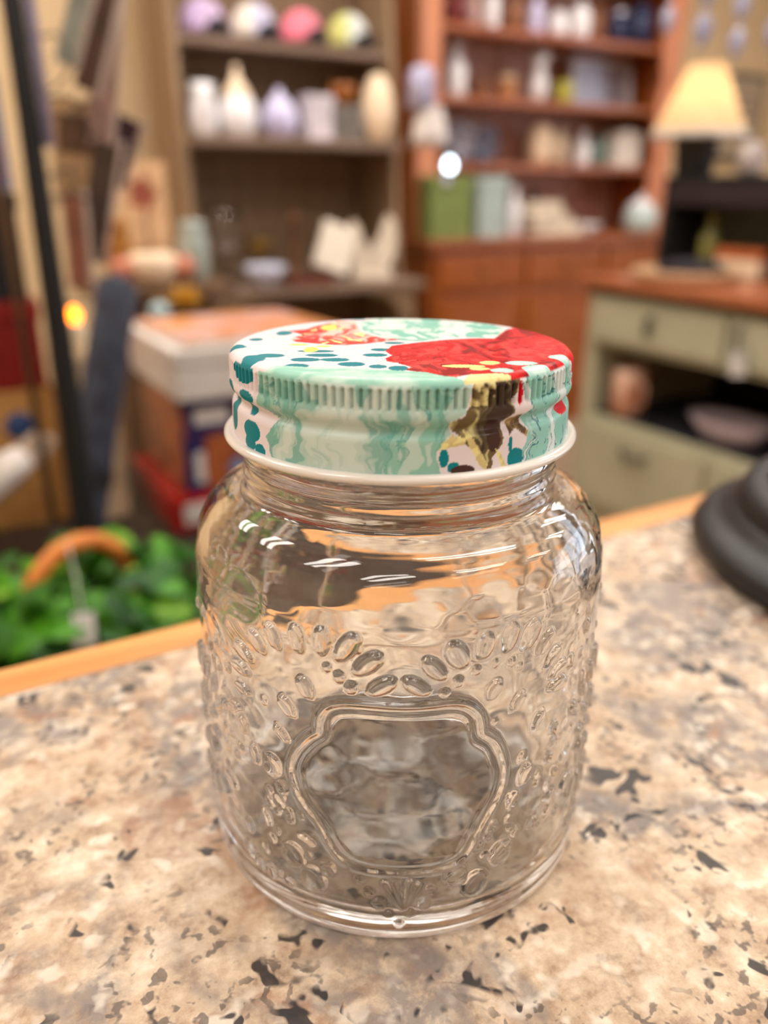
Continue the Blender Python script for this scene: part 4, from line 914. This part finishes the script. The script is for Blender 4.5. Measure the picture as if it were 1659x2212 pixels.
# things in the open shelf
t = thing('copper_mug', 'copper coloured mug on the open shelf of the sage cabinet', 'mug', (2.04, 1.90, .403))
lathe('body', mat('copper and cream glaze', (226, 186, 160), (176, 110, 80), scale=14, rough=.3), [(0, 0), (.045, 0), (.055, .02), (.058, .12), (.05, .16), (.046, .16), (.053, .12), (.05, .02), (0, .01)], parent=t, seg=32)
tube('handle', MATS['copper and cream glaze'], [(-.02, -.053, .13), (-.02, -.085, .12), (-.02, -.085, .06), (-.02, -.053, .05)], .007, t, seg=10)
t = thing('oval_dish', 'pale oval dish on the open shelf of the sage cabinet', 'dish', (2.08, 1.52, .403))
o = lathe('dish', mat('pale mauve glaze', (176, 158, 160), rough=.3), [(0, 0), (.06, 0), (.07, .01), (.11, .07), (.105, .072), (.06, .02), (0, .016)], parent=t, seg=40); o.scale = (.8, 1.3, 1)
t = thing('hanging_tag', 'white price tag with dark ribbon hanging on the sage cabinet drawer', 'tag', (1.93, 1.435, .64))
box('tag', mat('white card tag', (222, 218, 214), rough=.6), (.004, .05, .07), (0, -.02, 0), t, .001, (R(-14), 0, 0))
tube('ribbon', mat('dark ribbon', (60, 62, 84), rough=.6), [(-.004, -.005, .065), (-.002, .0, .10), (.004, .003, .125), (.016, .0, .13)], .005, t, seg=8)

# on the cabinet: round tray, papers, black riser, lamp
t = thing('round_tray', 'large round pale wooden tray on the cherry cabinet top', 'tray', (2.115, 1.80, .85))
lathe('tray', wood('pale basket wood', (204, 166, 128), (180, 140, 104), 1, .5), [(0, 0), (.14, 0), (.155, .006), (.162, .03), (.157, .034), (.147, .014), (0, .012)], parent=t, seg=64)
t = thing('black_beret', 'soft black felt hat lying in the round tray', 'hat', (2.13, 1.79, .8635))
lathe('felt', mat('black felt', (36, 30, 38), (28, 24, 30), rough=.95), [(0, .002), (.08, 0), (.105, .012), (.10, .03), (.06, .045), (0, .05)], parent=t, seg=40)
lathe('stalk', MATS['black felt'], [(0, .045), (.004, .05), (.003, .064), (0, .065)], parent=t, seg=10)
rs = thing('riser_shelf', 'black wooden riser shelf with open front behind the round tray', 'shelf', (2.41, 1.59, .85))
bar('top', M_blk2, -.13, .15, -.55, .485, .28, .305, rs)
bar('back_panel', mat('dark green board', (104, 112, 100), rough=.6), .12, .14, -.54, .48, 0, .28, rs)
for yy in (-.545, .455): bar('side', M_blk2, -.13, .12, yy, yy + .03, 0, .28, rs)
bar('apron', mat('dark plum paint', (46, 32, 36), rough=.6), -.13, -.11, -.515, .455, .215, .28, rs)
bottle('bottle', 'olive green bottle standing in the black riser shelf', 'bottle', mat('olive glass', (128, 124, 66), rough=.25), 2.37, 1.93, .85, .19, .034)
t = thing('trinket_box', 'small cream box with orange lid in the black riser shelf', 'box', (2.36, 1.78, .85), R(8))
box('body', M_creamw, (.09, .15, .06), (0, 0, 0), t, .005); box('lid', mat('orange lacquer', (206, 110, 60), rough=.4), (.096, .156, .03), (0, 0, .058), t, .005)
jarpot('jar', 'terracotta jar at the near end inside the black riser shelf', 'jar', mat('terracotta', (170, 100, 76), rough=.6), 2.37, 1.58, .85, .14, .05)

lp = thing('table_lamp', 'black table lamp with glowing pleated cream shade on the black riser', 'lamp', (2.345, 2.02, 1.155))
prof = [(0, 0), (.058, 0), (.06, .006), (.064, .05), (.072, .11), (.068, .118), (.02, .122), (.012, .15), (0, .15)]
lathe('base', M_blk2, prof, parent=lp, seg=8)
M_shade = mat('pleated cream fabric', (252, 230, 192), (246, 220, 176), rough=.8, sub=.55)
pl = lambda r, z, a: r * (1 + .018 * math.sin(a * 36))
shd = lathe('lamp_shade', M_shade, [(.056, .325), (.068, .295), (.102, .215), (.137, .145), (.146, .128)], parent=lp, seg=144, fn=pl)
lathe('shade_trim', mat('white scalloped trim', (244, 238, 230), rough=.8), [(.1455, .134), (.148, .128), (.149, .112), (.147, .112), (.144, .13)], parent=shd, seg=144, fn=lambda r, z, a: r * (1 + .012 * math.sin(a * 12)))
lathe('bulb', mat('warm bulb', (255, 220, 160), emit=(255, 214, 160), es=10.0), [(0, .15), (.014, .16), (.028, .21), (.03, .235), (0, .262)], parent=lp, seg=12)
jarpot('jar', 'small pale lidded jar on the black riser beside the lamp', 'jar', mat('pale grey ware', (210, 200, 196), (150, 136, 130), scale=20, rough=.3), 2.38, 1.83, 1.155, .1, .04)
t = thing('ornament_row', 'low white china ornament on the black riser near the lamp', 'ornament', (2.40, 1.68, 1.155))
lathe('body', M_china, [(0, 0), (.05, 0), (.055, .02), (.04, .05), (.02, .06), (.025, .08), (0, .095)], parent=t, seg=28)
box('plinth', M_creamw, (.10, .14, .012), (0, 0, -.0), t, .003)
# framed sign on the back wall over the riser
sg = thing('wall_sign', 'beige framed notice with faint lines hanging on the back wall', 'sign', (4.35, 3.555, 1.27))
box('frame', mat('dark sign frame', (60, 56, 58), rough=.5), (.56, .02, .46), (0, -.012, 0), sg, .004)
box('panel', mat('beige panel', (206, 186, 160), rough=.6), (.50, .006, .40), (0, -.024, .03), sg, .001)
for k in range(5): box('line', mat('brown print', (150, 128, 104), rough=.6), (.40, .002, .018), (0, -.028, .10 + k * .06), sg, 0)

# ------------------------------------------------------------------ hanging things
M_cord = mat('grey cord', (120, 116, 118), rough=.6)
M_cryst = mat('frosted crystal', (206, 210, 236), (180, 186, 224), rough=.08, coat=1.0, trans=.35)
def strand(label, x, y, zlist, r):
    t = thing('crystal_strand', label, 'ornament', (x, y, 0), 0, 'crystal strands hanging beside the lamp')
    tube('cord', M_cord, [(0, 0, ZT), (0, 0, min(zlist))], .0015, t, seg=6)
    for z in zlist:
        lathe('crystal', M_cryst, [(0, z - r * 2.1), (r * .6, z - r * 1.2), (r, z), (r * .7, z + r), (r * .25, z + r * 1.6), (0, z + r * 1.7)], parent=t, seg=10, smooth=False)
strand('long crystal strand closest to the lamp shade', 2.06, 1.94, (1.57, 1.66, 1.74, 1.83), .021)
strand('crystal strand with large drops above the lamp', 2.12, 1.86, (1.54, 1.64, 1.73), .025)
strand('crystal strand with a low bright drop over the lamp', 2.16, 1.77, (1.50, 1.59, 1.68, 1.77), .022)
strand('crystal strand nearest the picture edge', 2.22, 1.70, (1.52, 1.62, 1.73), .024)
strand('short crystal strand behind the others', 2.28, 1.86, (1.68, 1.77, 1.88), .022)
pd = thing('glint_pendant', 'small grey glint pendant with white shade and added glowing bulb before the hutch', 'glint pendant', (1.415, 2.19, 0))
tube('cord', M_cord, [(-.03, .01, ZT), (-.03, .01, 1.43)], .003, pd, seg=8)
lathe('grey_tube', mat('lavender grey metal', (176, 172, 196), (160, 156, 182), rough=.35, metal=.4), [(0, 1.32), (.036, 1.32), (.04, 1.33), (.038, 1.42), (.02, 1.435), (0, 1.435)], (-.03, .01, 0), pd, 28)
lathe('shade', mat('white glint pendant shade', (236, 226, 220), rough=.3), [(.034, 1.33), (.044, 1.30), (.052, 1.25), (.054, 1.228), (.05, 1.228), (.04, 1.30), (.03, 1.325)], (-.005, 0, 0), pd, 32)
lathe('bulb', mat('cool glint glow', (240, 250, 255), emit=(220, 240, 255), es=9.0), [(0, 1.162), (.009, 1.165), (.015, 1.174), (.015, 1.182), (.009, 1.194), (.007, 1.2), (0, 1.2)], (.053, -.024, -.004), pd, 14)  # glowing bulb added to stand in for a bright reflected glint
lathe('glint_holder', M_cord, [(0, 1.2), (.009, 1.2), (.011, 1.21), (.011, 1.236), (0, 1.238)], (.053, -.024, -.004), pd, 18)
tube('arm', M_cord, [(-.005, 0, 1.30), (.02, -.008, 1.26), (.053, -.024, 1.228)], .008, pd, seg=10)
lathe('glass_drop', mat('pale lilac drop', (200, 200, 232), rough=.1, coat=.8), [(0, 1.108), (.011, 1.118), (.012, 1.128), (.004, 1.146), (0, 1.155)], (.047, -.02, .004), pd, 16)

# ------------------------------------------------------------------ pedestal in front of the wall: ceramics and a flower print
M_ped = wood('brown pedestal wood', (118, 88, 60), (94, 68, 46), 2, .6)
t = thing('pedestal', 'narrow brown wooden pedestal between the table and the back wall', 'pedestal', (.58, 2.28, 0))
box('top', M_ped, (.36, .36, .03), (0, 0, .85), t, .006); box('column', M_ped, (.26, .26, .82), (0, 0, .03), t); box('foot', M_ped, (.34, .34, .03), (0, 0, 0), t, .006)
t = thing('ceramic_bowl', 'cream oval bowl with copper pink ends at the front of the pedestal', 'bowl', (.565, 2.17, .88))
o = lathe('bowl', M_creamw, [(0, 0), (.03, 0), (.05, .015), (.064, .045), (.06, .07), (.05, .075), (0, .07)], parent=t, seg=36); o.scale = (1.0, .8, 1)
for sx in (-1, 1):
    o = lathe('ear', mat('copper pink glaze', (214, 140, 108), (190, 112, 84), rough=.3), [(0, 0), (.02, .004), (.032, .03), (.02, .056), (0, .06)], (sx * .078, 0, .008), t, 24)
t = thing('flower_print', 'tan card print of a red brown flower standing on the pedestal', 'print', (.60, 2.34, .88), rot=(R(-8), 0, R(-10)))
box('card', mat('tan print card', (216, 172, 128), rough=.6), (.13, .008, .30), (0, 0, 0), t, .002)
prism('flower', mat('red brown ink', (150, 74, 48), (120, 52, 34), rough=.6), [(.034 * math.cos(R(a)) * (1 + .22 * math.cos(5 * R(a))), .04 * math.sin(R(a)) * (1 + .22 * math.cos(5 * R(a)))) for a in range(0, 360, 12)], .001, t, (0, -.0052, .215), bevel=0)
box('stem', mat('brown ink', (132, 92, 56), rough=.6), (.008, .001, .10), (.004, -.0045, .07), t, 0)
t = thing('brass_pot', 'small round brass pot beside the flower print', 'pot', (.505, 2.275, .88))
lathe('body', mat('warm brass', (196, 138, 66), (160, 106, 48), rough=.35, metal=.6), [(0, 0), (.02, 0), (.034, .03), (.036, .09), (.024, .14), (.03, .155), (.026, .155), (0, .135)], parent=t, seg=28)
t = thing('glass_jar_small', 'pale grey blue glass jar beside the flower print', 'jar', (.69, 2.22, .88))
lathe('body', mat('pale blue grey glass', (176, 184, 176), (150, 160, 152), rough=.15, coat=.6), [(0, 0), (.034, 0), (.04, .02), (.04, .10), (.03, .13), (.034, .15), (0, .15)], parent=t, seg=28)
# yellow flower and pale ball on their small box behind the white box
t = carton('kraft_box', 'tall brown kraft box behind the magazine stack', 'box', mat('kraft board', (140, 106, 72), rough=.8), .44, .60, 1.80, 1.90, .5, .828)
t = thing('yellow_flower', 'golden yellow artificial flower head on the kraft box', 'flower', (.545, 1.85, .828))
my = mat('golden petal', (222, 172, 52), (190, 138, 34), rough=.6)
lathe('centre', mat('brown flower centre', (128, 84, 30), rough=.8), [(0, .03), (.016, .035), (.014, .05), (0, .056)], parent=t, seg=18)
pm_ = bpy.data.meshes.new('petal'); pm_.from_pydata([(0, -.008, 0), (.022, -.013, .010), (.036, 0, .012), (.022, .013, .010), (0, .008, 0), (.02, 0, .004)], [], [(0, 1, 5), (1, 2, 5), (2, 3, 5), (3, 4, 5), (4, 0, 5)]); pm_.materials.append(my)
for rng_, n, zz, tl in ((0, 9, .036, -.1), (1, 8, .044, -.7)):
    for k in range(n):
        a = 2 * math.pi * k / n + .3 * rng_
        link('petal', pm_, None, t, (.012 * math.cos(a), .012 * math.sin(a), zz), (0, tl, a))
tube('stem', MATS['leaf green 1'], [(0, 0, 0), (0, 0, .04)], .004, t, seg=8)
t = thing('glass_ball', 'pale blue glass ball beside the golden flower', 'ball', (.485, 1.845, .828))
lathe('ball', mat('pale blue glass', (166, 190, 192), (150, 176, 180), rough=.15, coat=.6), [(0, 0)] + [(.025 * math.sin(R(a)), .025 - .025 * math.cos(R(a))) for a in range(15, 180, 15)] + [(0, .05)], parent=t, seg=28)
lathe('cap', MATS['warm brass'], [(0, .048), (.007, .048), (.007, .057), (0, .058)], parent=t, seg=14)

# nothing else: remove unused blocks
for me in [m for m in bpy.data.meshes if m.users == 0]: bpy.data.meshes.remove(me)
